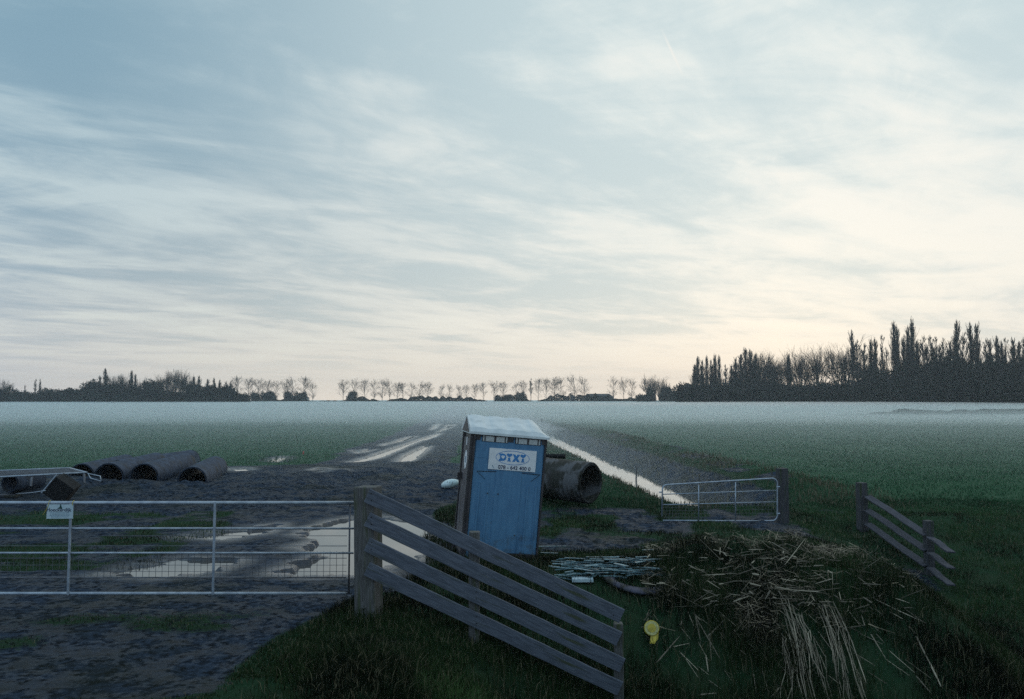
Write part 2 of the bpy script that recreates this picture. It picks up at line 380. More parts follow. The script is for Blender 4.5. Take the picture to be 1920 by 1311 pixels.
def ground_material():
    m = bpy.data.materials.new('soil_and_field'); m.use_nodes = True; t = m.node_tree; b = t.nodes['Principled BSDF']
    a = N('ShaderNodeAttribute', t); a.attribute_name = 'mud'
    w_ = N('ShaderNodeAttribute', t); w_.attribute_name = 'wet'
    geo = N('ShaderNodeTexCoord', t); o = geo.outputs['Object']
    def nz(s, d=5, r=.6, st=(1, 1, 1)):
        mp = N('ShaderNodeMapping', t); mp.inputs['Scale'].default_value = st; L(o, mp.inputs[0], t)
        n = N('ShaderNodeTexNoise', t); n.inputs['Scale'].default_value = s; n.inputs['Detail'].default_value = d; n.inputs['Roughness'].default_value = r
        L(mp.outputs[0], n.inputs['Vector'], t); return n.outputs[0]
    cr = N('ShaderNodeAttribute', t); cr.attribute_name = 'crop'
    n1 = nz(.35); n2 = nz(2.3); n3 = nz(11, 6, .65); n4 = nz(45, 4, .7); n5 = nz(.05, 3)
    grass = mix_c(sstep(n2, .35, .65, t), (.018, .050, .024), (.026, .048, .024), t)
    grass = mix_c(math_n('MULTIPLY', sstep(n3, .50, .72, t), .7, nt=t), grass, (.012, .024, .014), t)
    grass = mix_c(math_n('MULTIPLY', sstep(n5, .45, .65, t), .5, nt=t), grass, (.030, .066, .036), t)
    crop = mix_c(sstep(n2, .35, .65, t), (.026, .085, .042), (.036, .098, .050), t)
    crop = mix_c(math_n('MULTIPLY', sstep(n5, .42, .62, t), .6, nt=t), crop, (.050, .110, .060), t)
    grass = mix_c(cr.outputs['Fac'], grass, crop, t)
    mud = mix_c(sstep(n2, .35, .65, t), (.018, .029, .045), (.040, .060, .092), t)
    mud = mix_c(math_n('MULTIPLY', sstep(n3, .40, .66, t), .9, nt=t), mud, (.006, .008, .010), t)
    mud = mix_c(math_n('MULTIPLY', sstep(n1, .5, .66, t), .6, nt=t), mud, (.016, .020, .012), t)
    jit = math_n('ADD', a.outputs['Fac'], math_n('MULTIPLY', math_n('SUBTRACT', n3, .5, nt=t), 1.1, nt=t), nt=t)
    f = sstep(jit, .35, .62, t)
    L(mix_c(f, grass, mud, t), b.inputs['Base Color'], t)
    wet = math_n('MULTIPLY', sstep(math_n('ADD', n2, math_n('MULTIPLY', math_n('SUBTRACT', n3, .5, nt=t), .6, nt=t), nt=t), .56, .44, t), f, nt=t)
    wet = math_n('MAXIMUM', math_n('MULTIPLY', wet, .32, nt=t), w_.outputs['Fac'], nt=t)
    L(math_n('SUBTRACT', .92, math_n('MULTIPLY', wet, .68, nt=t), nt=t), b.inputs['Roughness'], t)
    L(math_n('ADD', .03, math_n('MULTIPLY', wet, .75, nt=t), nt=t), b.inputs['Specular IOR Level'], t)
    hgt = math_n('ADD', math_n('MULTIPLY', n3, .7, nt=t), math_n('MULTIPLY', n4, .35, nt=t), nt=t)
    bp = N('ShaderNodeBump', t); bp.inputs['Strength'].default_value = .9; bp.inputs['Distance'].default_value = .06
    L(hgt, bp.inputs['Height'], t); L(bp.outputs[0], b.inputs['Normal'], t)
    return m
def water_material():
    m = bpy.data.materials.new('still_water'); m.use_nodes = True; t = m.node_tree; b = t.nodes['Principled BSDF']
    b.inputs['Base Color'].default_value = (.060, .060, .058, 1); b.inputs['Roughness'].default_value = .03
    b.inputs['IOR'].default_value = 1.45
    n = N('ShaderNodeTexNoise', t); n.inputs['Scale'].default_value = 3
    tcn = N('ShaderNodeTexCoord', t); L(tcn.outputs['Object'], n.inputs['Vector'], t)
    bp = N('ShaderNodeBump', t); bp.inputs['Strength'].default_value = .02; L(n.outputs[0], bp.inputs['Height'], t); L(bp.outputs[0], b.inputs['Normal'], t)
    return m
M['ground'] = ground_material(); M['water'] = water_material()

# ------------------------------------------------------------------ ground
def axis(fine0, fine1, step, growth, lim0, lim1):
    a = list(np.arange(fine0, fine1, step)); s = step; v = a[-1]
    while v < lim1: s *= growth; v += s; a.append(v)
    s = step; v = a[0]; pre = []
    while v > lim0: s *= growth; v -= s; pre.append(v)
    return np.array(pre[::-1] + a)
gx = axis(-9.5, 9.5, .05, 1.05, -1500, 1500)
gy = axis(5.5, 27, .055, 1.028, -30, 2500)
XX, YY = np.meshgrid(gx, gy)
ZZ = height(XX.ravel(), YY.ravel())
nxg, nyg = len(gx), len(gy)
verts = np.column_stack([XX.ravel(), YY.ravel(), ZZ]).astype(np.float32)
ii = (np.arange(nyg - 1)[:, None] * nxg + np.arange(nxg - 1)[None, :]).ravel()
faces = np.column_stack([ii, ii + 1, ii + nxg + 1, ii + nxg]).astype(np.int32)
def fast_mesh(name, verts, faces, k):
    me = bpy.data.meshes.new(name)
    me.vertices.add(len(verts)); me.vertices.foreach_set('co', verts.ravel())
    me.loops.add(faces.size); me.loops.foreach_set('vertex_index', faces.ravel())
    me.polygons.add(len(faces)); me.polygons.foreach_set('loop_start', np.arange(0, faces.size, k, dtype=np.int32))
    me.update(calc_edges=True); return me
gme = fast_mesh('ground', verts, faces, 4)
gme.polygons.foreach_set('use_smooth', np.ones(len(faces), bool))
mm = mud_mask(XX.ravel(), YY.ravel())
wet = np.zeros(len(mm))
xr, yr = XX.ravel(), YY.ravel()
for pts, lv in PUD:
    k = (xr > pts[:, 0].min() - 1.5) & (xr < pts[:, 0].max() + 1.5) & (yr > pts[:, 1].min() - 1.5) & (yr < pts[:, 1].max() + 3)
    sd = poly_sd(xr[k], yr[k], pts); wet[k] = np.maximum(wet[k], 1 - ss(sd, -.05, .55 + .35 * vn(xr[k] * 2, yr[k] * 2, 4)))
cropv = ss(yr, 17, 24) * np.where(np.abs(xr - xd(yr)) < 6, ss(np.abs(xr - xd(yr)), 2.5, 5.5), 1)
for (nm, arr) in (('crop', cropv), ('mud', np.maximum(mm, (wet > .2) * .8)), ('wet', wet)):
    at = gme.attributes.new(nm, 'FLOAT', 'POINT'); at.data.foreach_set('value', arr.astype(np.float32))
link('ground', gme, M['ground'], kind='structure')

for pts, lv in PUD:
    lo = pts.min(0) - .12; hi = pts.max(0) + .12
    # outline a little wider than the water's edge, the soil hides the rest
    c = pts.mean(0); v = [(*(c + (p - c) * 1.06), lv) for p in pts]
    lo = lo - .1; hi = hi + .1
    me = mesh('puddle', [(lo[0], lo[1], lv), (hi[0], lo[1], lv), (hi[0], hi[1], lv), (lo[0], hi[1], lv)], [(0, 1, 2, 3)])
    link('puddle', me, M['water'], kind='structure')
# water standing in the field ditch
v = []; f = []
ys = np.linspace(21.2, 330, 160)
for i, y in enumerate(ys):
    c = float(xd(y)); v += [(c - 1.4, y, -.95), (c + 1.7, y, -.95)]
    if i: f.append((2*i-2, 2*i-1, 2*i+1, 2*i))
link('ditch_water', mesh('ditch_water', v, f), M['water'], kind='structure')
link('roadside_water', mesh('roadside_water', [(1, 3.5, -2.1), (60, 3.5, -2.1), (60, 9, -2.1), (1, 9, -2.1)], [(0, 1, 2, 3)]), M['water'], kind='structure')

# ------------------------------------------------------------------ fog
def vol_mat(name, dens, c=(.97, .985, 1.0), g=.5):
    m = bpy.data.materials.new(name); m.use_nodes = True; t = m.node_tree; t.nodes.clear()
    p = N('ShaderNodeVolumePrincipled', t); p.inputs['Density'].default_value = dens; p.inputs['Color'].default_value = (*c, 1)
    p.inputs['Anisotropy'].default_value = g
    o = N('ShaderNodeOutputMaterial', t); L(p.outputs[0], o.inputs['Volume'], t); return m
o = MB().box((0, 480, 14), (2400, 1080, 31.4)).make('haze', vol_mat('thin_haze', .0004, (.86, .93, 1.0), .45)); o['kind'] = 'stuff'
pr = [(22, -1.7), (1004, -1.7), (1004, 1.5), (300, 1.5), (125, 1.2), (80, .92), (48, .45), (32, .08), (22, -.33)]
b = MB(); b.v = [Vector((x, y, z)) for x in (-1150, 1150) for (y, z) in pr]; n_ = len(pr)
b.f = [tuple(range(n_ - 1, -1, -1)), tuple(range(n_, 2 * n_))] + [(i, (i + 1) % n_, n_ + (i + 1) % n_, n_ + i) for i in range(n_)]
o = b.make('ground_mist', vol_mat('ground_mist', .022, (.86, .97, 1.0), .5)); o['kind'] = 'stuff'
pr = [(76, -1.7), (1000, -1.7), (1000, 1.1), (350, 1.1), (250, .9), (200, .62), (165, .35), (110, .0), (76, -.3)]
b = MB(); b.v = [Vector((x, y, z)) for x in (-1140, 1140) for (y, z) in pr]; n_ = len(pr)
b.f = [tuple(range(n_ - 1, -1, -1)), tuple(range(n_, 2 * n_))] + [(i, (i + 1) % n_, n_ + (i + 1) % n_, n_ + i) for i in range(n_)]
o = b.make('far_mist', vol_mat('far_mist', .10, (.93, .985, 1.0), .5)); o['kind'] = 'stuff'
def lens(name, c, r, m):
    v = []; f = []; ns_, nr = 48, 10
    for j in range(nr + 1):
        a = -math.pi / 2 + math.pi * j / nr
        for i in range(ns_):
            b = 2 * math.pi * i / ns_
            v.append((c[0] + r[0] * math.cos(a) * math.cos(b), c[1] + r[1] * math.cos(a) * math.sin(b), c[2] + r[2] * math.sin(a)))
    for j in range(nr):
        for i in range(ns_): f.append((j*ns_+i, j*ns_+(i+1) % ns_, (j+1)*ns_+(i+1) % ns_, (j+1)*ns_+i))
    o = link(name, mesh(name, v, f, True), m); o['kind'] = 'stuff'
lens('mist_bank', (75, 206, .4), (95, 30, 1.55), vol_mat('mist_bank', .05, (.97, .99, 1.0), .6))

# ------------------------------------------------------------------ trees
class TB:
    def __init__(s, seed): s.r = random.Random(seed); s.v = []; s.f = []
    def seg(s, pts, r0, r1, sides):
        n0 = len(s.v); n = len(pts)
        for i, p in enumerate(pts):
            t = (pts[min(n-1, i+1)] - pts[max(0, i-1)]).normalized()
            u = t.orthogonal().normalized(); w_ = t.cross(u); r = r0 + (r1 - r0) * i / (n - 1)
            for k in range(sides):
                a = 2 * math.pi * k / sides; s.v.append(p + (u * math.cos(a) + w_ * math.sin(a)) * r)
        for i in range(n - 1):
            for k in range(sides):
                a = n0 + i*sides + k; b = n0 + i*sides + (k+1) % sides; s.f.append((a, b, b + sides, a + sides))
    def grow(s, p, d, ln, r, lvl, up, spread, nch, wob=.16, rmin=.018):
        R_ = s.r; pts = [p.copy()]; n = 4 if lvl > 0 else 3; q = p.copy(); dd = d.normalized()
        for i in range(n):
            dd = (dd + Vector((R_.uniform(-wob, wob), R_.uniform(-wob, wob), R_.uniform(-wob, wob) + up))).normalized()
            q = q + dd * ln / n; pts.append(q.copy())
        s.seg(pts, r, max(rmin, r * .45), 3 if lvl < 3 else 5)
        if lvl <= 0: return
        for c in range(nch):
            t = R_.uniform(.3, 1.0); k = min(n - 1, int(t * n)); b = pts[k].lerp(pts[k+1], t * n - k)
            ax = Vector((R_.gauss(0, 1), R_.gauss(0, 1), R_.gauss(0, 1))).cross(dd).normalized()
            nd = (dd * math.cos(spread) + ax * math.sin(spread) * R_.uniform(.6, 1.2)).normalized()
            s.grow(b, nd, ln * R_.uniform(.45, .72), max(rmin, r * .5), lvl - 1, up, spread, nch, wob, rmin)
TOP = {}
def tree_mesh(kind, seed):
    """height 1 unit = scaled later; built at about 15 m"""
    T = TB(seed); C = TB(seed + 500); H = 15.0; r = T.r
    if kind == 'row':       # tall stem, egg-shaped crown
        top = Vector((r.uniform(-.5, .5), r.uniform(-.5, .5), H * .97)); lean = Vector((r.uniform(-.4, .4), 0, H * .5))
        pts = [Vector((0, 0, -.5)), Vector((0, 0, 3)), lean, top]; T.seg(pts, .24, .05, 6)
        for i in range(26):
            t = r.uniform(.24, .98); p = pts[1].lerp(top, (t - .2) / .8)
            a = r.uniform(0, 6.28); sp = 1.15 - .65 * t
            d = Vector((math.cos(a) * sp, math.sin(a) * sp, 1)).normalized()
            ln = H * .26 * math.sin(math.pi * min(1, (t - .18) / .9)) ** .6 * r.uniform(.7, 1.15) + .6
            C.grow(p, d, ln * 1.15, .06, 2, .04, R(34), 4, .12, .022)
    elif kind == 'round':   # broad spreading crown on a short stem
        T.seg([Vector((0, 0, -.5)), Vector((.1, 0, 2)), Vector((0, .1, 4.0))], .5, .38, 7)
        for i in range(16):
            a = i * 2.4 + r.uniform(-.3, .3); sp = r.uniform(.1, 1.25)
            d = Vector((math.cos(a) * sp, math.sin(a) * sp, 1)).normalized()
            C.grow(Vector((0, 0, r.uniform(2.4, 4.2))), d, H * .60 * r.uniform(.85, 1.05), .17, 3, .03, R(27), 5, .09, .021)
    elif kind == 'lombardy':  # upright narrow poplar
        pts = [Vector((0, 0, -.5)), Vector((.1, 0, 5)), Vector((0, .1, 10)), Vector((0, 0, H))]; T.seg(pts, .28, .04, 6)
        for i in range(58):
            t = r.uniform(.08, .97); a = r.uniform(0, 6.28); sp = r.uniform(.10, .30)
            d = Vector((math.cos(a) * sp, math.sin(a) * sp, 1)).normalized()
            C.grow(Vector((0, 0, t * H * .93)), d, H * .24 * (1.25 - t) * r.uniform(.7, 1.2) + .5, .07, 2, .14, R(22), 4, .12, .028)
    elif kind == 'thin':      # gappy upright young poplar
        pts = [Vector((0, 0, -.5)), Vector((.2, 0, 6)), Vector((0, 0, H))]; T.seg(pts, .18, .03, 5)
        for i in range(20):
            t = r.uniform(.25, .95); a = r.uniform(0, 6.28); sp = r.uniform(.15, .4)
            C.grow(Vector((0, 0, t * H * .93)), Vector((math.cos(a) * sp, math.sin(a) * sp, 1)), H * .15 * (1.3 - t) + .4, .06, 2, .12, R(25), 4, .10, .03)
    top_ = np.percentile([p.z for p in C.v], 99.7); TOP[(kind, seed)] = top_
    tm = mesh('trunk_' + kind, T.v, T.f); tm['top'] = float(top_); tm.materials.append(M['bark'])
    cm = mesh('crown_' + kind, C.v, C.f); cm.materials.append(M['twig'])
    return tm, cm
def shrub_mesh(seed, tall=False):
    """dense leafless thicket: a mass of small twig faces, 1 m high and about 1.2 m wide"""
    rs = np.random.RandomState(seed); n = 5200
    lob = [(rs.uniform(-.42, .42), rs.uniform(-.3, .3), rs.uniform(.30, .62), rs.uniform(.22, .38)) for _ in range(9)] + [(0, 0, .3, .45)]
    v = []; f = []
    for i in range(n):
        lx, ly, lz, lr = lob[rs.randint(len(lob))]
        d = rs.normal(size=3); d /= np.linalg.norm(d) + 1e-9; d *= lr * rs.uniform(.3, 1.0) ** .5 * (1 + .12 * rs.normal())
        c = np.array([lx, ly, lz]) + d
        if c[2] < 0: c[2] = rs.uniform(0, .3)
        a = rs.normal(size=3); a[2] += .8; a /= np.linalg.norm(a); b = np.cross(a, rs.normal(size=3)); b /= np.linalg.norm(b) + 1e-9
        s1_, s2_ = rs.uniform(.03, .09), rs.uniform(.012, .032)
        k = len(v); v += [c - b * s2_, c + b * s2_, c + a * s1_ + b * s2_ * .3, c + a * s1_ - b * s2_ * .3]; f.append((k, k+1, k+2, k+3))
    me = mesh('thicket_mesh', v, f); me.materials.append(M['thicket'])
    tb = TB(seed)
    for i in range(7):
        x, y = tb.r.uniform(-.3, .3), tb.r.uniform(-.2, .2)
        tb.seg([Vector((x * .4, y * .4, -.02)), Vector((x, y, .4)), Vector((x * 1.3, y * 1.3, .75))], .02, .008, 4)
    st = mesh('stems_mesh', tb.v, tb.f); st.materials.append(M['bark'])
    return st, me
TM = {k: [tree_mesh(k, 10 * i + j) for i in range(n)] for j, (k, n) in enumerate((('row', 5), ('round', 4), ('lombardy', 4), ('thin', 3)))}
SM = [shrub_mesh(900 + i) for i in range(4)]
rng = random.Random(4)
ORD = ['first', 'second', 'third', 'fourth', 'fifth', 'sixth', 'seventh', 'eighth', 'ninth', 'tenth', 'eleventh', 'twelfth', 'thirteenth', 'fourteenth',
       'fifteenth', 'sixteenth', 'seventeenth', 'eighteenth', 'nineteenth', 'twentieth', 'twenty-first', 'twenty-second', 'twenty-third', 'twenty-fourth']
NAMES = {'row': 'roadside_tree', 'round': 'broad_tree', 'lombardy': 'poplar_tree', 'thin': 'young_poplar'}
def tree(kind, px, ytop, dist, label, group, wide=1.0, k=None):
    x = (px - 960) / F * dist; z0 = -.25; h = CAMZ + (749 - ytop) / F * dist - z0
    tm, cm = TM[kind][rng.randrange(len(TM[kind])) if k is None else k]
    s = h / tm['top']
    o = thing(NAMES[kind], label, 'tree', (x, dist, z0), (0, 0, rng.uniform(0, 6.28)), group)
    o.scale = (s * wide, s * wide, s)
    link('trunk', tm, None, o); link('crown', cm, None, o); return o
def shrub(px, ytop, wpx, dist, label, group, name='thicket_bush'):
    x = (px - 960) / F * dist; z0 = -.3; h = (1.12 if px > 1620 or px < 1300 else 1.0) * (CAMZ + (749 - ytop) / F * dist - z0); w_ = 1.15 * wpx / F * dist
    st, me = SM[rng.randrange(4)]
    o = thing(name, label, 'bush', (x, dist, z0), (0, 0, rng.choice((0, 3.14)) + rng.uniform(-.3, .3)), group)
    o.scale = (w_ / 1.15, max(w_ / 1.3, 2.5), h / .95)
    link('stems', st, None, o); link('twigs', me, None, o); return o

# the avenue on the horizon
rowL = [(447,704),(466,708),(484,708),(502,712),(517,713),(535,712),(550,706),(570,705),(587,716)]
rowM = [(644,711),(664,709),(684,710),(702,711),(717,710),(731,710),(745,716),(756,716),(772,716),(787,715),(802,715),(827,720),(842,719),(862,721),(874,721),(890,719),(907,716),(926,713),(944,715),(969,715),(982,713)]
rowR = [(995,710,'thin'),(1009,708),(1024,708),(1039,706),(1052,707),(1077,702),(1096,705)]
rowE = [(1150,705),(1169,707),(1184,709)]
for i, (a, b) in enumerate(rowL): tree('row', a, b, 470, 'bare horizon tree left of the avenue gap, %s counted from the gap' % ORD[len(rowL)-1-i], 'avenue trees on the horizon', 1.2)
for i, (a, b) in enumerate(rowM): tree('row', a, b, 500, 'bare tree in the horizon avenue, %s to the right of its gap' % ORD[i], 'avenue trees on the horizon', 1.25 if i < 11 else 1.1)
for i, t in enumerate(rowR): tree(t[2] if len(t) > 2 else 'row', t[0], t[1], 480, 'bare avenue tree left of the dark barn, %s counted from the barn' % ORD[len(rowR)-1-i], 'avenue trees on the horizon', 1.2)
for i, t in enumerate(rowE): tree('row', t[0], t[1], 470, 'bare tree standing just right of the dark barn, %s from it' % ORD[i], 'avenue trees on the horizon', 1.05)
tree('round', 1217, 704, 420, 'left tree of the wide bare pair just before the right wood', 'trees before the right wood', .62)
tree('round', 1236, 706, 410, 'right tree of the wide bare pair just before the right wood', 'trees before the right wood', .62)
# wood at the left
LW = [('round',10,712,'broad bare tree cut by the left edge of the view',.9),('thin',48,722,'small thin poplar right of the tree at the left edge',1),
 ('thin',67,711,'left one of two thin poplars standing together far left',1),('lombardy',76,711,'right one of two thin poplars standing together far left',.6),
 ('lombardy',188,705,'low poplar leaning on the left side of the tall poplar in the left wood',1),('lombardy',198,691,'tallest pointed poplar of the left wood',.9),
 ('round',220,700,'broad dense tree between two poplars in the left wood',.75),('round',232,703,'second broad tree beside the narrow poplar in the left wood',.6),
 ('lombardy',247,695,'narrow pointed poplar on the right side of the left wood crest',.9),('lombardy',254,702,'short poplar just right of the narrow pointed poplar',.8),
 ('round',274,708,'faint open tree behind the round dark bush of the left wood',.6),('round',312,698,'open bare tree with wide crown in front of the left wood',.75),
 ('round',330,694,'large rounded bare tree right of the dark round bush',.85),('round',344,697,'bare tree overlapping the right side of the large rounded tree',.7),
 ('lombardy',364,706,'dense poplar left of a pair right of the large rounded tree',1.1),('lombardy',373,705,'dense poplar right of a pair right of the large rounded tree',1.1),
 ('lombardy',390,711,'dark poplar where the left wood starts to thin out',1.1),('lombardy',402,709,'pointed poplar in the middle of the thinning left wood',.9),
 ('lombardy',412,712,'short dense poplar next to the end of the left wood',1),('thin',424,714,'thin poplar near the right end of the left wood',1.2),
 ('lombardy',433,714,'last dense poplar at the right end of the left wood',1)]
for k, a, b, lab, w_ in LW: tree(k, a, b, 380 + rng.uniform(-12, 12), lab, 'trees of the left wood', w_)
sh = [(0,728,50),(28,738,36),(52,736,34),(78,735,34),(100,727,32),(124,732,34),(148,727,38),(172,718,42),(196,718,46),(224,722,46),(250,724,40),(270,732,30),(288,717,38),(312,734,40),(338,733,40),(364,722,36),(386,722,34),(408,724,38),(430,727,34),(452,736,30)]
for i, (a, b, w_) in enumerate(sh):
    shrub(a, b, w_, 372 + (i % 3) * 8, 'round dark bush standing under the open bare trees of the left wood' if a == 288 else 'dark bush under the left wood, %s from the left edge' % ORD[i if a < 288 else i - 1], 'underwood of the left wood')
for i in range(10):
    a = 480 + i * 16 + rng.uniform(-4, 4)
    if i in (0, 1, 2, 4, 5, 9): shrub(a if i != 9 else 661, 737 - rng.uniform(0, 3), 18, 466, 'small bush below the avenue, %s after the left wood' % ORD[i], 'bushes below the avenue')
for i, (a, b, w_) in enumerate([(935,740,14),(950,739,22),(975,735,14),(984,741,8)]):
    shrub(a, b, w_, 485, 'small dark bush below the middle of the avenue, %s from the left' % ORD[i], 'bushes below the avenue')
for i, (a, b, w_) in enumerate([(1222,727,16),(1245,726,16),(1256,725,13),(1268,733,20),(1205,738,30)]):
    shrub(a, b, w_, 400, 'small dark bush left of the right wood, %s in its row' % ORD[i], 'bushes before the right wood')
# wood at the right
def rd(px): return 330 - (px - 1290) / 630 * 95
RW = [('lombardy',1302,684,.9),('lombardy',1308,669,.8),('lombardy',1316,676,.9),('lombardy',1325,668,.7),('lombardy',1334,675,.8),('lombardy',1341,665,.8),('lombardy',1349,667,.7),('thin',1361,684,1.2),
 ('lombardy',1371,684,1.0),('lombardy',1379,671,1.0),('lombardy',1389,664,1.1),('lombardy',1398,653,.85),('lombardy',1408,656,.85),('lombardy',1416,664,1.1),('round',1424,664,.7),('round',1438,659,.8),('round',1458,666,.5),('lombardy',1479,663,.9),('round',1502,653,.6),('round',1530,651,.95),
 ('round',1584,640,.9),('lombardy',1599,620,.62),('thin',1608,638,1.0),('thin',1621,645,1.2),('lombardy',1634,636,.7),('lombardy',1643,635,.7),('thin',1655,629,.8),('thin',1663,652,.8),
 ('lombardy',1679,604,.62),('lombardy',1685,612,.55),('lombardy',1695,632,.8),('lombardy',1704,612,.6),('lombardy',1712,598,.62),('lombardy',1722,639,.8),('thin',1731,630,1.0),('lombardy',1739,646,.8),
 ('thin',1747,630,1),('lombardy',1752,650,.8),('thin',1757,632,.9),('lombardy',1764,648,.8),('thin',1771,634,1),('lombardy',1782,640,.8),('lombardy',1796,602,.7),('thin',1808,624,1.1),('lombardy',1822,606,.65),
 ('lombardy',1834,607,.7),('thin',1850,635,.9),('lombardy',1858,638,.7),('lombardy',1871,631,.7),('lombardy',1880,640,.7),('thin',1887,634,.8),('lombardy',1902,635,.9),('lombardy',1912,640,.8),('lombardy',1924,633,.9)]
def rw_label(i, k, a, b):
    d = {'lombardy': 'upright bare poplar', 'round': 'broad spreading bare tree', 'thin': 'thin gappy poplar'}[k]
    spec = {1712: 'tallest poplar of the right wood, right of its twin group', 1796: 'tall poplar left of the pair near the right edge', 1599: 'tall pointed poplar rising through an open bare tree',
            1308: 'upright bare poplar at the far left end of the right wood', 1526: 'widest fan-shaped bare tree of the right wood', 1584: 'open bare tree with the pointed poplar behind it', 1655: 'lone thin poplar in the bright gap of the right wood'}
    if a in spec: return spec[a]
    if a < 1584:
        return '%s of the right wood, %s tree from its left end' % (d, ORD[i])
    if a < 1680: return '%s near the bright gap, %s after the open bare tree' % (d, ORD[i - 21])
    return '%s of the right wood, %s after the bright gap' % (d, ORD[min(23, i - 28)]) if i - 28 < 24 else '%s of the right wood, %s after the bright gap' % (d, ['twenty-fifth', 'twenty-sixth', 'twenty-seventh'][i - 52])
for i, (k, a, b, w_) in enumerate(RW): tree(k, a, b, rd(a) + rng.uniform(-6, 10), rw_label(i, k, a, b), 'trees of the right wood', w_)
us = [(1294,724,26),(1306,714,34),(1325,712,36),(1350,715,34),(1372,714,34),(1395,712,34),(1418,711,36),(1440,700,40),(1462,714,34),(1484,713,36),(1506,715,34),(1528,717,34),(1550,712,34),(1572,708,36),(1594,712,34),(1614,708,36),
      (1640,694,42),(1660,712,36),(1680,697,40),(1700,690,46),(1724,684,46),(1750,682,48),(1776,676,50),(1804,674,50),(1830,676,50),(1852,686,40),(1874,680,46),(1898,678,46),(1922,680,46)]
for i, (a, b, w_) in enumerate(us):
    lab = 'dark bush under the right wood, %s from its left end' % ORD[i] if i < 16 else 'dark tall bush under the right wood, %s after the bright gap' % ORD[i - 21]
    shrub(a, b, w_ * 1.25, rd(a) - 9, lab, 'underwood of the right wood')
for i in range(22):   # a second, lower rank closes the foot of the wood
    a = 1288 + i * 30; shrub(a, 722 - i * .8, 44, rd(a) - 16, 'low dark bush at the misty foot of the right wood, %s from the left' % ORD[i], 'bushes at the foot of the right wood')

# hedge below the avenue, built as one long twig mass
def long_hedge(name, x0, x1, y, h, dens, label, seed):
    rs = np.random.RandomState(seed); n = dens
    x = rs.uniform(x0, x1, n); hh = h * (.35 + 1.3 * vn(x * .08, x * 0 + seed, 3)) * (.7 + .6 * vn(x * .5, x * 0 + seed, 5)) * ss(x, x0, x0 + .3 * min(x1 - x0, 40)) + .01; z = -.3 + hh * rs.uniform(0, 1, n) ** .7; yy = y + rs.uniform(-1.4, 1.4, n)
    a = rs.uniform(.25, .7, n); b = rs.uniform(.12, .3, n)
    an = rs.uniform(-.6, .6, n); v = np.empty((n, 4, 3))
    for k, (sx, sz) in enumerate(((-1, 0), (1, 0), (.5, 1), (-.5, 1))):
        v[:, k, 0] = x + sx * a * np.cos(an); v[:, k, 1] = yy + sx * a * .3; v[:, k, 2] = z + sz * b + sx * a * np.sin(an) * .3
    me = fast_mesh(name, v.reshape(-1, 3).astype(np.float32), np.arange(n * 4, dtype=np.int32).reshape(-1, 4), 4)
    return link(name, me, M['thicket'], label=label, category='hedge')
def fx(px, d): return (px - 960) / F * d
long_hedge('field_hedge', fx(440, 460), fx(1300, 460), 460, 3.2, 26000, 'long low dark hedge running below the avenue trees on the horizon', 3)
long_hedge('wood_edge_hedge', fx(-40, 366), fx(470, 366), 366, 3.4, 14000, 'low dark hedge at the misty foot of the left wood', 8)
long_hedge('field_bank_hedge', fx(1600, 135), fx(2030, 135), 135, .85, 6000, 'low dark ridge of scrub in the field before the right wood', 12)

# barn, hut, house, mast
def gable(name, label, cat, px0, px1, yt, dist, wall, rmat, roof_h, depth):
    x0, x1 = fx(px0, dist), fx(px1, dist); h = CAMZ + (749 - yt) / F * dist + .25; o = thing(name, label, cat, ((x0+x1)/2, dist, -.25))
    w_ = x1 - x0; hw = h - roof_h
    MB().box((0, 0, hw / 2), (w_, depth, hw)).make('wall', wall, o)
    r = MB(); e = .4
    r.v = [Vector(p) for p in [(-w_/2-e, -depth/2-e, hw-.1), (w_/2+e, -depth/2-e, hw-.1), (w_/2-roof_h*.8, 0, h), (-w_/2+roof_h*.8, 0, h), (-w_/2-e, depth/2+e, hw-.1), (w_/2+e, depth/2+e, hw-.1)]]
    r.f = [(0, 1, 2, 3), (5, 4, 3, 2), (0, 3, 4), (1, 5, 2), (0, 4, 5, 1)]
    r.make('roof', rmat, o)
    door = MB().box((w_ * .15, -depth/2 - .05, 1.1), (min(2.4, w_ * .25), .08, 2.2)).make('door', M['block'], o)
    return o
gable('barn', 'long low dark barn with hipped roof on the horizon', 'barn', 1095, 1148, 738.5, 470, M['barn'], M['barn'], 2.2, 12)
gable('shed', 'tiny dark shed left of the long dark barn', 'shed', 1070, 1077, 741, 440, M['barn'], M['barn'], .8, 2.5)
gable('farmhouse', 'small pale house far behind the avenue left of its gap', 'house', 571, 579, 743, 520, M['house'], M['barn'], 1.2, 5)
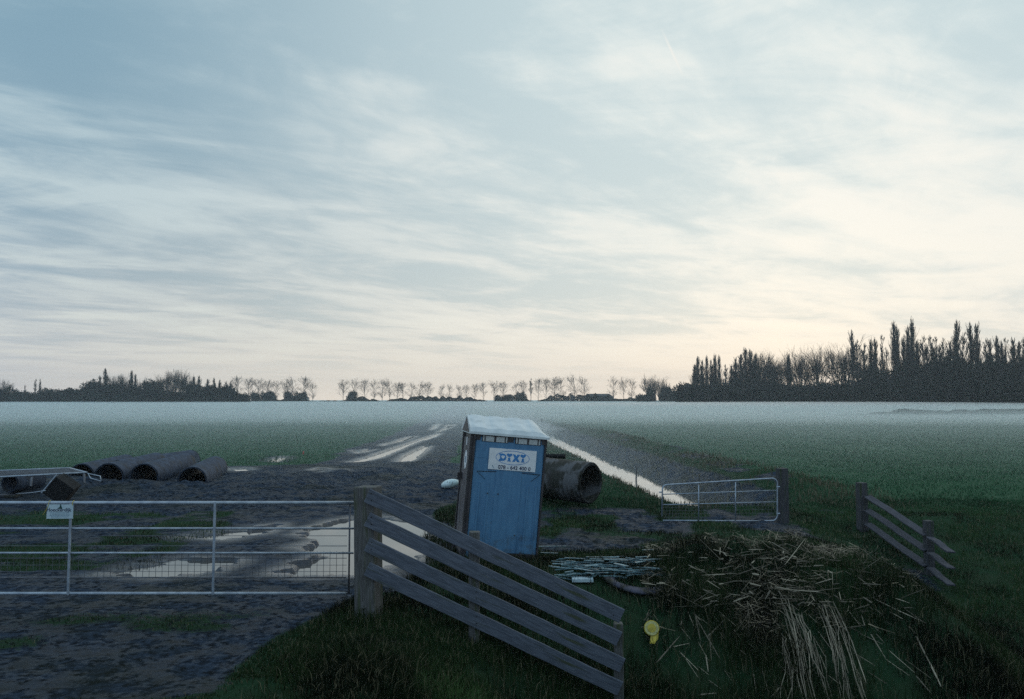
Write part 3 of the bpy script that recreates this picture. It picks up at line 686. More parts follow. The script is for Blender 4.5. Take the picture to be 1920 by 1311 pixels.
# ------------------------------------------------------------------ near wing fence
YF = 9.3
fz = lambda px, py, Y=YF: P(px, py, Y)
fence = thing('wing_fence', 'weathered four-board wooden wing fence sloping down right from the gate post', 'fence', (0, 0, 0))
def board_obj(a, b, wd, th, m, parent, seed, name='board'):
    rs = random.Random(seed); a = Vector(a); b = Vector(b); d = (b - a); ln = d.length; t = d.normalized()
    n = Vector((0, -1, 0)); n = (n - t * n.dot(t)).normalized(); w_ = n.cross(t).normalized()
    if w_.z < 0: w_ = -w_
    v = []; f = []; K = 16
    for i in range(K + 1):
        s = ln * i / K - ln / 2; off = rs.uniform(-.003, .003) + .008 * math.sin(i * .5 + seed); dw = rs.uniform(-.0025, .0025)
        for (u, q) in ((-1, -1), (1, -1), (1, 1), (-1, 1)):
            v.append(Vector((s, u * th / 2 + off, q * (wd / 2 + dw))))
        if i:
            k = 4 * i
            for j in range(4): f.append((k - 4 + j, k - 4 + (j+1) % 4, k + (j+1) % 4, k + j))
    f.append((3, 2, 1, 0)); k = 4 * K; f.append((k, k+1, k+2, k+3))
    o = link(name, mesh(name, v, f), m, parent)
    o.location = (a + b) / 2; yv = w_.cross(t)
    o.rotation_euler = Matrix((t, yv, w_)).transposed().to_euler(); bevel(o, .004)
    return o
px0 = 688; slope = .474
for i, (bx, by) in enumerate([(706, 923.5), (710, 970), (704, 1014), (713, 1064)]):
    c0 = by + (px0 - bx) * slope + 14; endx = (1166, 1161, 1167, 1163)[i]
    yo = YF - .16
    c1 = c0 + (endx - px0) * slope
    o = board_obj(fz(px0, c0, yo), fz(endx, c1, yo), .162, .03, M['wood'], fence, i + 1)
    for q in (.02, .44, .985):       # galvanised nails
        nb = MB(); nb_on = True; p = fz(px0 + (endx - px0) * q + 4, c0 + (endx - px0) * q * slope + 2, yo - .018)
for i, (pxp, ytp, ybp) in enumerate([(890, 995, 1160), (1158, 1165, 1400)]):
    w_ = .13; top = fz(pxp, ytp, YF + .0); g = hz1(top.x, YF)
    b = MB(); b.box((top.x, YF - .06, (top.z + g - .4) / 2), (.12 if i == 0 else .10, .12, top.z - g + .4)); o = b.make('post', M['post'], fence); bevel(o, .008)
nb = MB()
for i, (bx, by) in enumerate([(706, 923.5), (710, 970), (704, 1014), (713, 1064)]):
    for px in (696, 893, 1150):
        for dy in (7, 20):
            p = fz(px, by + (px - bx) * slope + dy, YF - .178); nb.tube([p, p + Vector((0, .012, 0))], .006, 6)
no = nb.make('nail', M['block'], fence); no['kind'] = 'stuff'
gp = thing('gate_post', 'thick square weathered wooden post between the steel gate and the wing fence', 'post', (0, 0, 0))
tp = fz(690.5, 912, YF + .02); g = hz1(tp.x, YF)
o = MB().box((0, 0, 0), (.25, .25, tp.z - g + .6), taper=1.0).make('shaft', M['post'], gp); o.location = (tp.x + .015, YF + .02, (tp.z + g - .6) / 2); o.rotation_euler = (0, R(-1.2), R(-14)); bevel(o, .012, 2)
# ------------------------------------------------------------------ steel gate across the track
YG = 9.45
gate = thing('field_gate', 'long galvanised steel field gate with wire mesh across the muddy track', 'gate', (0, 0, 0))
def gz(py): return P(400, py, YG).z
xl = P(-420, 943, YG).x; xr_ = P(664, 943, YG).x; xb = P(649, 1113, YG).x
z_ = {k: gz(k) for k in (943, 991, 1037, 1083, 1113)}
MB().tube([(xl, YG, z_[943]), (xr_, YG, z_[943])], .021, 12).make('top_rail', M['galv'], gate, True)
for k in (991, 1037): MB().tube([(xl, YG, z_[k]), (xr_, YG, z_[k])], .0125, 8).make('rail', M['galv'], gate, True)
MB().tube([(xl, YG, z_[1113]), (xb, YG, z_[1113])], .019, 12).make('bottom_rail', M['galv'], gate, True)
MB().tube([(xl, YG, z_[1083]), (xb, YG, z_[1083])], .009, 6).make('rail', M['wire'], gate, True)
for px in (-138, 133, 403): 
    x = P(px, 1000, YG).x; MB().box((x, YG - .02, (z_[943] + z_[1113]) / 2), (.028, .012, z_[943] - z_[1113] + .02)).make('upright', M['galv'], gate)
x = P(655, 1000, YG).x
MB().tube([(x, YG + .01, z_[943]), (x, YG + .01, z_[1113])], .011, 6).make('upright', M['wire'], gate, True)
k = 0; x = xr_ - .05
wz0, wz1 = z_[1083], z_[1037]
while x > P(-60, 1000, YG).x:
    MB().tube([(x, YG + .012, wz0), (x, YG + .012, wz1 + .02)], .0028, 4).make('mesh_wire', M['wire'], gate); x -= .0755; k += 1
for py, r in ((1005, .0035), (1024, .0045), (1047, .004), (1060, .0028), (1072, .0028)):
    z = gz(py); MB().tube([(xl, YG + .008, z), (xb, YG + .008, z)], r, 5).make('cross_wire', M['wire'], gate)

def text_mesh(body, size, depth, bold=0):
    cu = bpy.data.curves.new('txt', 'FONT'); cu.body = body; cu.size = size; cu.extrude = depth; cu.align_x = 'CENTER'; cu.align_y = 'CENTER'; cu.offset = bold; cu.resolution_u = 4
    o = bpy.data.objects.new('txt', cu); col.objects.link(o); dg = bpy.context.evaluated_depsgraph_get()
    me = bpy.data.meshes.new_from_object(o.evaluated_get(dg)); bpy.data.objects.remove(o)
    me.transform(Matrix.Rotation(math.pi / 2, 4, 'X')); return me
# placard hung on the gate
c = P(112.5, 959.5, YG - .035); pw, ph = 49 / F * YG, 26 / F * YG
pl = thing('gate_placard', 'small white placard with dark title and green emblem tied to the gate top rail', 'sign', c)
o = MB().box((0, 0, 0), (pw, .006, ph)).make('plate', M['plate'], pl); bevel(o, .002)
me = text_mesh('Hoeckerdijk', .058, .0006, .0008); link('title', me, M['ink'], pl).location = (-.012, -.0042, .020)
em = MB(); em.prism([(-.028, 0), (.030, -.004), (.02, .02), (.012, .046), (.002, .046), (-.004, .018)], -.0055, -.0032); o = em.make('emblem', M['ink_green'], pl); o.location = (0, 0, .036)
for j, (zz, w0) in enumerate(((-.012, .23), (-.028, .22), (-.044, .24), (-.060, .20))):
    b = MB(); rs = random.Random(j); x = -w0 / 2
    while x < w0 / 2:
        l = rs.uniform(.008, .03); b.box((x + l / 2, -.0042, zz), (l, .0012, .0055)); x += l + .006
    b.make('small_print', M['print'], pl)
for sx in (-.44, .46):
    MB().tube([(sx * pw, -.004, ph / 2 - .012), (sx * pw, .0, ph/2 + .03), (sx * pw, .035, ph / 2 + .045)], .003, 5).make('tie', M['yellow'], pl)
MB().tube([(-.45 * pw, -.005, ph/2 - .012), (-.50 * pw, -.012, .02), (-.62 * pw, -.01, -.035)], .0028, 5).make('tie', M['yellow'], pl)

# ------------------------------------------------------------------ portable toilet
W_, DP, HW = 1.19, 1.12, 2.02
bl = P(938, 1053, 12.75)
wc = thing('portable_toilet', 'tilted blue portable toilet cabin with pale ribbed roof behind the wing fence', 'portable toilet', (bl.x, 12.75, bl.z), (0, R(5.0), R(10)))
o = MB().box((0, DP / 2, HW / 2), (W_ - .05, DP - .05, HW)).make('body', M['blue'], wc)
fr = MB()
for sx in (-1, 1): fr.box((sx * (W_ / 2 - .015), .012, HW / 2), (.03, .05, HW - .01))
fr.make('corner_profile', M['dark_plastic'], wc)
fp = MB(); fp.box((0, .018, HW * .40), (W_ - .07, .02, HW * .79)); o = fp.make('back_panel', M['blue'], wc); bevel(o, .006)
cp = MB(); cp.box((.02, .004, .80), (.42, .012, 1.42)); o = cp.make('raised_panel', M['blue'], wc); bevel(o, .005)
up_ = MB(); up_.box((0, .018, 1.70), (W_ - .07, .02, .20)); 
ub = MB().box((0, .016, 1.76), (W_ - .09, .022, .33)).make('upper_panel', M['blue'], wc); bevel(ub, .006)
for xr0 in (-.44, -.30, .34, .48):
    MB().box((xr0, .006, .66), (.028, .012, 1.10)).make('moulded_rib', M['blue'], wc)
MB().box((.02, .004, .10), (W_ - .12, .02, .07)).make('kick_strip', M['dark_plastic'], wc)
for zz in (.35, 1.0, 1.6): MB().box((xs_ := -W_ / 2 - .032, DP - .13, zz), (.02, .03, .12)).make('hinge', M['dark_plastic'], wc)
# moulded grooves below the sign, their shade put in as thin dark tubes
for pts in ([(-.50, 1.385), (-.14, 1.40)], [(.18, 1.405), (.53, 1.395)], [(-.49, 1.375), (-.36, 1.27)], [(.51, 1.385), (.38, 1.28)]):
    MB().tube([(a, .003, b) for a, b in pts], .0055 if abs(pts[0][1] - pts[1][1]) < .05 else .003, 6).make('groove_shade', M['tub'], wc, True)
# vents under the eave
for cx_ in (-.25, .285):
    v_ = MB(); w0 = .40
    for j in range(2): v_.box((cx_ - .085 + j * .17, .002, 1.905), (.135, .016, .082))
    for sx in (-1, 1): v_.box((cx_ + sx * .185, .002, 1.912), (.022, .016, .092))
    vo = v_.make('vent', M['vent'], wc); vo['kind'] = 'stuff'
    d_ = MB(); d_.box((cx_, .006, 1.908), (w0 + .02, .012, .10)); d_.make('vent_frame', M['dark_plastic'], wc)
for (a, b) in ((-.0, .10), (-.52, .07), (.54, .06)):
    MB().box((a, .004, 1.925), (b, .014, .10)).make('recess_shade', M['dark_plastic'], wc)  # flat dark plates stand for the shade of hollows by the vents
for (a, b) in ((-.30, 1.05), (-.13, 1.05), (.19, .42), (.30, .15)):
    MB().tube([(a, -.003, b), (a, -.012, b)], .011, 8).make('bolt', M['dark_plastic'], wc)
# side with the door (left)
xs = -W_ / 2
MB().box((xs + .005, DP / 2, HW / 2 - .02), (.03, DP - .03, HW - .04)).make('side_wall', M['dark_plastic'], wc)
dr = MB(); dr.box((xs - .018, DP / 2, .98), (.022, DP - .22, 1.80)); door = dr.make('door', mat('grey_brown_door', (.10, .095, .11), .5, scale=5, color2=(.05, .045, .05)), wc)
bevel(door, .006)
for yy in (.06, DP - .05): MB().box((xs - .025, yy, HW / 2), (.05, .07, HW)).make('door_post', M['dark_plastic'], wc)
st = MB()
st.v = [Vector((xs - .032, .55 + .17 * math.cos(a * math.pi / 12), 1.52 + .155 * math.sin(a * math.pi / 12))) for a in range(24)] + [Vector((xs - .030, .55 + .17 * math.cos(a * math.pi / 12), 1.52 + .155 * math.sin(a * math.pi / 12))) for a in range(24)]
st.f = [tuple(range(23, -1, -1)), tuple(range(24, 48))] + [(i, (i+1) % 24, 24 + (i+1) % 24, 24 + i) for i in range(24)]
st.make('round_sticker', M['sign_white'], wc)
MB().box((xs - .031, .55, 1.52), (.004, .13, .10)).make('sticker_print', M['print'], wc)
MB().box((xs - .031, .60, 1.82), (.004, .10, .13)).make('sticker', M['sign_white'], wc)
MB().box((xs - .06, .88, 1.22), (.09, .06, .12)).make('door_handle', M['dark_plastic'], wc)
# roof: low pitched, ribbed, hipped at the right end
ov = .04; rh = .25; x0, x1 = -W_ / 2 - .07, W_ / 2 + .03; y0, y1 = -ov, DP + ov; ym = DP / 2
rv = []; rf = []; K = 40
def rib(x): 
    t = (x - x0) / (x1 - x0); b = 0
    for c_ in (.12, .37, .62, .86): b = max(b, 1 - ((t - c_) / .085) ** 6 if abs(t - c_) < .085 else 0)
    return .014 * b
for i in range(K + 1):
    x = x0 + (x1 - x0) * i / K; t = i / K; hip = 1 - max(0, (t - .78) / .22) ** 2 * .78
    r_ = rib(x); zr = rh * hip
    for (yy, q) in ((y0, 0), (y0 + .05, .25), (ym * .5, .62), (ym, 1.0), (2 * ym - ym * .5, .62), (y1 - .05, .25), (y1, 0)):
        rv.append(Vector((x, yy, HW - .02 + zr * q + r_ * (1 if q > .1 else .2))))
    rv.append(Vector((x, y1, HW - .055))); rv.append(Vector((x, y0, HW - .055)))
    if i:
        a = (i - 1) * 9; b = i * 9
        for j in range(9): rf.append((a + j, a + (j+1) % 9, b + (j+1) % 9, b + j))
rf.append((8, 7, 6, 5, 4, 3, 2, 1, 0)[::1]); b = K * 9; rf.append(tuple(b + j for j in range(9)))
roof = link('roof', mesh('roof', rv, rf), M['white_plastic'], wc)
gb = MB(); gb.v = [Vector((x0 - .004, y0 + .10, HW - .04)), Vector((x0 - .004, y1 - .10, HW - .04)), Vector((x0 - .004, ym, HW + rh - .055)), Vector((x0 + .02, y0 + .10, HW - .04)), Vector((x0 + .02, y1 - .10, HW - .04)), Vector((x0 + .02, ym, HW + rh - .055))]
gb.f = [(0, 1, 2), (5, 4, 3), (0, 3, 4, 1), (1, 4, 5, 2), (2, 5, 3, 0)]; gb.make('gable_end', M['dark_plastic'], wc)
# skid feet
for sx in (-.52, .5): MB().box((sx, DP / 2, -.05), (.10, DP, .14)).make('skid', M['blue'], wc)
# sign board on the back panel
sg = MB().box((.055, -.006, 1.60), (.765, .012, .335)).make('sign_board', M['sign_white'], wc, label='white board with blue lettering in an oval and a phone number')
ring = MB(); n = 48; a_, b_ = .275, .112
for i in range(n):
    t = 2 * math.pi * i / n; c_, s_ = math.cos(t), math.sin(t)
    for (k_, yy) in ((1, -.0135), (1 - .03, -.0135), (1 - .03, -.011), (1, -.011)):
        ring.v.append(Vector((.055 + a_ * c_ * k_, yy, 1.632 + (b_ if k_ == 1 else b_ - .008) * s_)))
for i in range(n):
    p, q = 4 * i, 4 * ((i+1) % n)
    for j in range(4): ring.f.append((p + j, q + j, q + (j+1) % 4, p + (j+1) % 4))
ring.make('oval', M['sign_blue'], sg)
def heart(cx, cz, w_, h_):
    pts = []
    for i in range(24):
        t = 2 * math.pi * i / 24; x = 16 * math.sin(t) ** 3; y = 13 * math.cos(t) - 5 * math.cos(2*t) - 2 * math.cos(3*t) - math.cos(4*t)
        pts.append((cx + x / 34 * w_, cz + (y + 2) / 29 * h_))
    return pts
LH = .118; z0 = 1.632 - LH / 2
def letter(pts, y0=-.0135, y1=-.011, m='sign_blue', nm='letter'): MB().prism(pts, y0, y1).make(nm, M[m], sg)
dl = -.165
dpts = [(dl, z0), (dl + .062, z0)] + [(dl + .062 + .056 * math.sin(t * math.pi / 8), z0 + LH / 2 - LH / 2 * math.cos(t * math.pi / 8)) for t in range(1, 8)] + [(dl + .062, z0 + LH), (dl, z0 + LH), (dl, z0 + LH - .022), (dl + .015, z0 + LH - .03), (dl + .015, z0 + .03), (dl, z0 + .022)]
letter(dpts); letter(heart(dl + .064, z0 + LH / 2, .062, .058), -.0150, -.0137, 'sign_white', 'heart_mark')
for il in (.000, .222):
    h_ = heart(il, z0 + LH - .024, .098, .066)
    # stem joined below the heart-shaped head
    letter([(il - .018, z0), (il + .018, z0), (il + .018, z0 + .058), (il - .018, z0 + .058)], -.0130, -.011); letter(h_, -.0145, -.0132)
    letter([(il - .03, z0), (il + .03, z0), (il + .03, z0 + .014), (il - .03, z0 + .014)], -.0142, -.0131)
xx_ = .111
letter([(xx_ - .062, z0), (xx_ - .018, z0), (xx_, z0 + .030), (xx_ + .018, z0), (xx_ + .062, z0), (xx_ + .026, z0 + LH / 2), (xx_ + .060, z0 + LH), (xx_ + .018, z0 + LH), (xx_, z0 + LH - .030), (xx_ - .018, z0 + LH), (xx_ - .060, z0 + LH), (xx_ - .026, z0 + LH / 2)])
me = text_mesh('078 - 642 400 0', .082, .0008, .0022); link('phone_number', me, M['ink'], sg).location = (.095, -.0135, 1.473)
letter([(-.268, 1.495), (-.258, 1.50), (-.235, 1.455), (-.222, 1.452), (-.228, 1.446), (-.246, 1.452)], -.0130, -.0125, 'print', 'phone_symbol')

# ------------------------------------------------------------------ white sack behind the cabin
g = G(843, 914)
v = []; f = []; ns_, nr = 20, 10
for j in range(nr + 1):
    a = -math.pi / 2 + math.pi * j / nr
    for i in range(ns_):
        b = 2 * math.pi * i / ns_; k_ = 1 + .07 * math.sin(3 * b + 1) + .05 * math.sin(7 * b + a * 3)
        v.append((.27 * math.cos(a) * math.cos(b) * k_, .2 * math.cos(a) * math.sin(b) * k_, .14 * math.sin(a) + .05 * math.cos(a) * math.cos(b)))
for j in range(nr):
    for i in range(ns_): f.append((j*ns_+i, j*ns_+(i+1) % ns_, (j+1)*ns_+(i+1) % ns_, (j+1)*ns_+i))
sk = thing('plastic_sack', 'pale plastic sack lying on the mud left of the blue toilet', 'sack', g + Vector((0, 0, .11)))
link('film', mesh('film', v, f, True), M['sack'], sk)
for a in (-.08, 0, .09): MB().tube([(a + q * .03, -.195 + .03 * abs(a * 6), z) for q, z in ((-1, -.06), (0, .02), (1, .09))], .006, 5).make('fold_shade', M['tub'], sk)  # dark tubes stand in for the shade in the film's folds

# ------------------------------------------------------------------ pipes
def pipe(name, label, a, b, r, m, corr, amp, cat='pipe', group=None, thick=.035, parts=()):
    a, b = Vector(a), Vector(b); ax = (b - a); ln = ax.length; t = ax.normalized()
    v = []; f = []; S = 40; K = int(ln / corr * 4)
    u = t.cross(Vector((0, 0, 1))).normalized(); w_ = u.cross(t)
    prof = [(i * ln / K, r + amp * math.sin(2 * math.pi * i / 4)) for i in range(K + 1)]
    ring_ = [(0, r - thick)] + [(0, r)] + prof + [(ln, r)] + [(ln, r - thick)]
    K2 = 12; ring_ += [(ln - ln * i / K2, r - thick - .002) for i in range(1, K2 + 1)]
    for (s, q) in ring_:
        for k in range(S):
            h_ = 2 * math.pi * k / S; v.append(t * s + (u * math.cos(h_) + w_ * math.sin(h_)) * q)
    n = len(ring_)
    for i in range(n - 1):
        for k in range(S): f.append((i*S+k, i*S+(k+1) % S, (i+1)*S+(k+1) % S, (i+1)*S+k))
    o = link(name, mesh(name, v, f, True), m, label=label, category=cat)
    if group: o['group'] = group
    o.location = a; return o
def end_at(px, py, Y, zoff=0): p = P(px, py, Y); return p
PG = 'grey pipes lying in the mud'
PI_ = [(360, 902, 26.0, 4.6, -.20, .45, 'rightmost grey pipe, lying alone on the mud with its open end forward'),
       (269, 896, 26.3, 4.8, -.17, .46, 'grey pipe with long pale flank, second from the right'),
       (203, 896, 26.2, 5.0, -.14, .47, 'grey pipe with the widest open end, left of the pale-flanked one'),
       (152, 893, 28.6, 4.6, -.12, .44, 'farthest left grey pipe, half hidden behind the steel frame')]
for px, py, Y, ln, dxx, r, lab in PI_:
    a = P(px, py, Y); b = a + Vector((dxx * ln, ln, -.0))
    b = a + Vector((-.20 * ln * (1 if px == 360 else .6), ln * .97, .02)); pipe('drain_pipe', lab, a, b, r, M['pipe'], .15, .012, group=PG)
a = P(222, 885, 30.5); pipe('drain_pipe', 'short grey pipe lying behind the gap between the two middle pipes', a, a + Vector((1.0, 4.4, .1)), .45, M['pipe'], .15, .012, group=PG)
a = P(18, 906, 22.5); pipe('drain_pipe', 'small dark pipe at the left edge under the steel frame', a, a + Vector((.15, 1.1, 0)), .26, M['pipe'], .1, .006, group=PG)
# big corrugated culvert right of the cabin
a = P(1108, 906, 20.2); pipe('culvert_pipe', 'large muddy corrugated pipe with dark open end right of the blue toilet', a, a + Vector((-2.9, 2.5, .12)), .50, M['rust_pipe'], .14, .028, thick=.05)
a = P(1060, 856, 23.5); pipe('hose_pipe', 'thin black pipe lying behind the large muddy pipe', a, a + Vector((-1.6, .3, .0)), .07, M['block'], .06, .008)

# steel frame and dark block, far left
fr = thing('mesh_panel', 'flat steel fence panel lying raised above the mud at the far left', 'fence panel', (0, 0, 0))
A, B, C_, E = P(-60, 897.5, 21), P(163, 886, 21.5), P(130, 877.5, 24.5), P(-60, 885, 24.5)
for p, q in ((A, B), (B, C_), (C_, E), (E, A)): MB().tube([p, q], .022, 8).make('frame_tube', M['galv'], fr, True)
b = MB()
for i in range(1, 46):
    t = i / 46; p = A.lerp(B, t); q = E.lerp(C_, t); b.tube([p, q], .005, 4, False)
for i in range(1, 12): t = i / 12; b.tube([A.lerp(E, t), B.lerp(C_, t)], .005, 4, False)
o = b.make('wire_mesh', M['wire'], fr); o['kind'] = 'stuff'
q1, q2, q3, q4 = P(165, 888, 21.4), P(170, 897, 21.2), P(190, 902.5, 21), P(188, 893, 21.3)
MB().tube([q1, q2, q3, q4, q1], .014, 8).make('foot_loop', M['galv'], fr, True)
MB().tube([P(60, 895, 21.2), P(58, 912, 21.1)], .03, 8).make('support', M['wire'], fr)
MB().tube([P(-30, 895, 21.2), P(-30, 915, 21.1)], .03, 8).make('support', M['wire'], fr)
MB().tube([P(158, 888, 21.5), P(158, 906, 21.4)], .03, 8).make('support', M['wire'], fr)
c = P(117, 917, 21.2)
bk = thing('tilted_crate', 'dark square block standing on its corner below the steel panel', 'block', c, (R(8), R(38), R(14)))
o = MB().box((0, 0, 0), (.56, .55, .54)).make('block_body', M['block'], bk); bevel(o, .02, 2)
MB().tube([(-.29, -.29, -.27), (-.29, -.29, .32)], .018, 6).make('edge_bar', M['galv'], bk)
c0 = G(0, 934); o = MB().box((0, 0, .03), (.62, .25, .07)).make('plastic_tray', M['tub']); o.location = G(14, 932); o['label'] = 'bluish flat tray half in the mud at the left edge above the gate'; o['category'] = 'tray'; bevel(o, .01, 2)
pl_ = MB().tube([G(30, 928) + Vector((0, 0, .03)), P(60, 924, 18.8), P(85, 920, 18.5)], .012, 6).make('bent_rod', M['galv'], None, True, label='thin bent steel rod reaching the dark block from the left', category='rod')

# ------------------------------------------------------------------ small gate by the ditch
YS = 18.0
sg2 = thing('small_gate', 'small galvanised gate with rounded corners standing before the ditch end', 'gate', (0, 0, 0))
def q(px, py, dy=0): return tuple(P(px, py, YS + dy))
def arc(cx, cy, r, a0, a1, n=5): return [q(cx + r * math.cos(R(a0 + (a1 - a0) * i / n)), cy + r * math.sin(R(a0 + (a1 - a0) * i / n))) for i in range(n + 1)]
fpts = [q(1241, 968)] + arc(1251, 918, 9, 180, 262) + arc(1448, 906.5, 9.5, 272, 358) + arc(1448, 967, 9.5, 5, 95) + [q(1428, 977)]
MB().tube(fpts, .017, 8).make('frame', M['galv'], sg2, True)
MB().tube([q(1243, 976), q(1428, 977)], .015, 8).make('rail', M['galv'], sg2, True)
for (a, b, y0_, y1_) in ((1243, 1456, 927, 919.5), (1243, 1457, 946.5, 941)): MB().tube([q(a, y0_), q(b, y1_)], .011, 8).make('rail', M['galv'], sg2, True)
for (x, y0_, y1_) in ((1310, 909, 976), (1379, 904, 976)): MB().tube([q(x, y0_, -.02), q(x, y1_, -.02)], .013, 8).make('upright', M['galv'], sg2, True)
MB().tube([q(1236, 923), q(1243, 923)], .016, 8).make('latch', M['galv'], sg2)
for yy in (913, 963): MB().tube([q(1456, yy), q(1462, yy)], .02, 8).make('hinge', M['galv'], sg2)
for i in range(1, 36):
    x = 1243 + i * 6; y0_ = 946 - i * 6 / 214 * 5.5; MB().tube([q(x, y0_, .01), q(x, 976, .01)], .0028, 4).make('mesh_wire', M['wire'], sg2)
for k in range(1, 5): MB().tube([q(1243, 946 + k * 6), q(1455, 941 + k * 7), ], .0028, 4).make('cross_wire', M['wire'], sg2)
def wood_post(name, label, px, ytop, Y, w_, m, cat='post', lean=0):
    t = P(px, ytop, Y); g = hz1(t.x, Y); h = t.z - g + .35
    o = MB().box((0, 0, 0), (w_, w_, h), taper=.97).make(name, m); o.location = (t.x, Y, g - .35 + h / 2); o.rotation_euler = (0, lean, R(8)); bevel(o, .01, 2)
    if label: o['label'] = label; o['category'] = cat
    return o
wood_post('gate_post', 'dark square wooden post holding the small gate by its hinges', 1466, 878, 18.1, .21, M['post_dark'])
# right wing fence
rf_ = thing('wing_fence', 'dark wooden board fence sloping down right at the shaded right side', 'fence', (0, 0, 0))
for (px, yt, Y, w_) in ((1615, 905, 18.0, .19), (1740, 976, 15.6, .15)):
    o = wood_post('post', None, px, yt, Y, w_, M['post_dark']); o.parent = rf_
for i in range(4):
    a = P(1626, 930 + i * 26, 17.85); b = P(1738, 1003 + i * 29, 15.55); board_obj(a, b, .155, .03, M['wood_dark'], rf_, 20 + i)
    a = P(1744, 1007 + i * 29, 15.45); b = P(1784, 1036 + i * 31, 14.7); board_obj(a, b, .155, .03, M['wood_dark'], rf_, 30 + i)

# stakes
def stake(label, px, yb, yt, w_, name='stake', m='post_dark', cat='stake'):
    g = G(px, yb); t = P(px + 1, yt, g.y); MB().tube([g - Vector((0, 0, .2)), g.lerp(t, .5) + Vector((.01, 0, 0)), t], w_, 6).make(name, M[m], None, label=label, category=cat)
stake('thin dark wooden stake standing in the bank of the water ditch', 1192, 912, 874, .035)
stake('thin far stake at the field edge just right of the toilet roof', 1015, 799, 785, .07)
stake('tiny red marker peg at the edge of the field and mud', 568, 853, 846, .035, 'marker_peg', 'red', 'marker')

# yellow drain end
g = G(1222, 1192); c = P(1222, 1178, g.y - .15)
yd = thing('yellow_drain', 'yellow drain pipe end with pale round cap sticking out of the bank', 'pipe', c, (R(-20), 0, R(-8)))
b = MB(); rr = 14 / F * c.y
for (yy, k_) in ((0, .96), (.02, 1.0), (.07, 1.0), (.09, .9), (.11, 1.0), (.15, 1.0), (.17, .9), (.19, 1), (.5, 1)):
    pass
MB().tube([(0, 0, 0), (0, .02, 0), (0, .07, 0), (0, .08, 0), (0, .10, 0), (0, .11, 0), (0, .16, -.01)], [rr * .97, rr, rr, rr * .9, rr, rr * .9, rr * .95], 24).make('pipe_body', M['yellow'], yd, True)
cap = MB().tube([(0, -.004, 0), (0, .002, 0)], rr * .9, 24).make('cap', M['pale_yellow'], yd)
MB().tube([(0, -.008, 0), (0, -.003, 0)], rr * .55, 20).make('cap_ring', M['yellow'], yd)
fm = mesh('flap', [(-.01, .01, -.07), (.085, .02, -.04), (.075, -.01, -.13), (.03, -.02, -.19), (-.03, -.02, -.185), (-.01, .05, -.07), (.085, .06, -.04), (.075, .04, -.13), (.03, .03, -.19), (-.03, .03, -.185)], [(0, 4, 3, 2, 1), (5, 6, 7, 8, 9), (0, 1, 6, 5), (1, 2, 7, 6), (2, 3, 8, 7), (3, 4, 9, 8), (4, 0, 5, 9)])
link('flap', fm, M['yellow'], yd)

# teal strips and rubber ring
rs = random.Random(11)
ts = thing('plastic_strips', 'loose stack of teal plastic strips lying on the grass right of the toilet', 'strips', (0, 0, 0))
for i in range(110):
    px = rs.uniform(1050, 1225); py = rs.uniform(1058, 1088) + (0 if px > 1110 else 4); g = G(px, py)
    ln = rs.uniform(.10, .60); a = rs.gauss(0, .35); b = Vector((math.cos(a), math.sin(a), rs.uniform(-.05, .05)))
    c = g + Vector((0, 0, .04 + .12 * rs.random()))
    o = MB().box((0, 0, 0), (ln, rs.uniform(.012, .035), .010)).make('strip', M['teal'], ts); o.location = c; o.rotation_euler = (rs.uniform(-.3, .3), rs.uniform(-.06, .06), a)
for (px, py, ln) in ((1035, 1033, .5), (1030, 1046, .3), (1215, 1040, .2)):
    o = MB().box((0, 0, 0), (ln, .03, .012)).make('strip', M['teal'], ts); o.location = G(px, py) + Vector((0, 0, .08)); o.rotation_euler = (0, 0, rs.uniform(-.2, .2))
g = G(1196, 1094)
rg = MB(); S = 36; K = 10; RX, RY = .40, .34
for i in range(S):
    t = 2 * math.pi * i / S; c_ = Vector((RX * math.cos(t), RY * math.sin(t), 0)); n_ = Vector((math.cos(t), math.sin(t), 0))
    for k in range(K): h_ = 2 * math.pi * k / K; rg.v.append(c_ + n_ * (.09 + .03 * math.sin(3 * t)) * math.cos(h_) + Vector((0, 0, .035 * math.sin(h_) + .03 * math.sin(2 * t + 1))))
for i in range(S):
    for k in range(K): rg.f.append((i*K+k, ((i+1) % S)*K+k, ((i+1) % S)*K+(k+1) % K, i*K+(k+1) % K))
o = rg.make('rubber_ring', M['tub'], None, True, label='flat dark bluish rubber ring on the grass left of the reed heap', category='ring'); o.location = g + Vector((0, .05, .02)); o.rotation_euler = (R(6), 0, 0)
o = MB().box((0, 0, 0), (.30, .16, .10)).make('pale_board', M['sign_white'] if False else M['plate'], None, label='short pale bluish board beside the fence below the teal strips', category='board'); o.location = G(1092, 1092) + Vector((0, 0, .04)); o.scale = (1, 1, .5); bevel(o, .008)

# ------------------------------------------------------------------ cut reed
def col_attr(me, c):
    at = me.color_attributes.new('Col', 'FLOAT_COLOR', 'POINT'); n = len(me.vertices)
    at.data.foreach_set('color', np.tile(np.array([*c, 1], np.float32), n))
straw = []
for i in range(10):
    r0 = random.Random(i); k_ = r0.uniform(.22, 1.0)
    b = MB(); bend = r0.uniform(-.13, .13)
    b.tube([(-.5, 0, 0), (-.17, bend * .6, bend * .3), (.17, bend, 0), (.5, -bend * .3, bend * .5)], [.5, .48, .42, .25], 5)
    me = mesh('stalk', b.v, b.f, True); col_attr(me, (.42 * k_, .37 * k_, .27 * k_)); me.materials.append(M['reed']); straw.append(me)
def stalk(p, d, ln, th, parent, name='reed_stalk', me=None):
    o = bpy.data.objects.new(name, me or straw[rs.randrange(10)]); col.objects.link(o); o.parent = parent
    o.location = p; o.rotation_euler = Vector(d).to_track_quat('X', 'Z').to_euler(); o.scale = (ln, th, th); return o
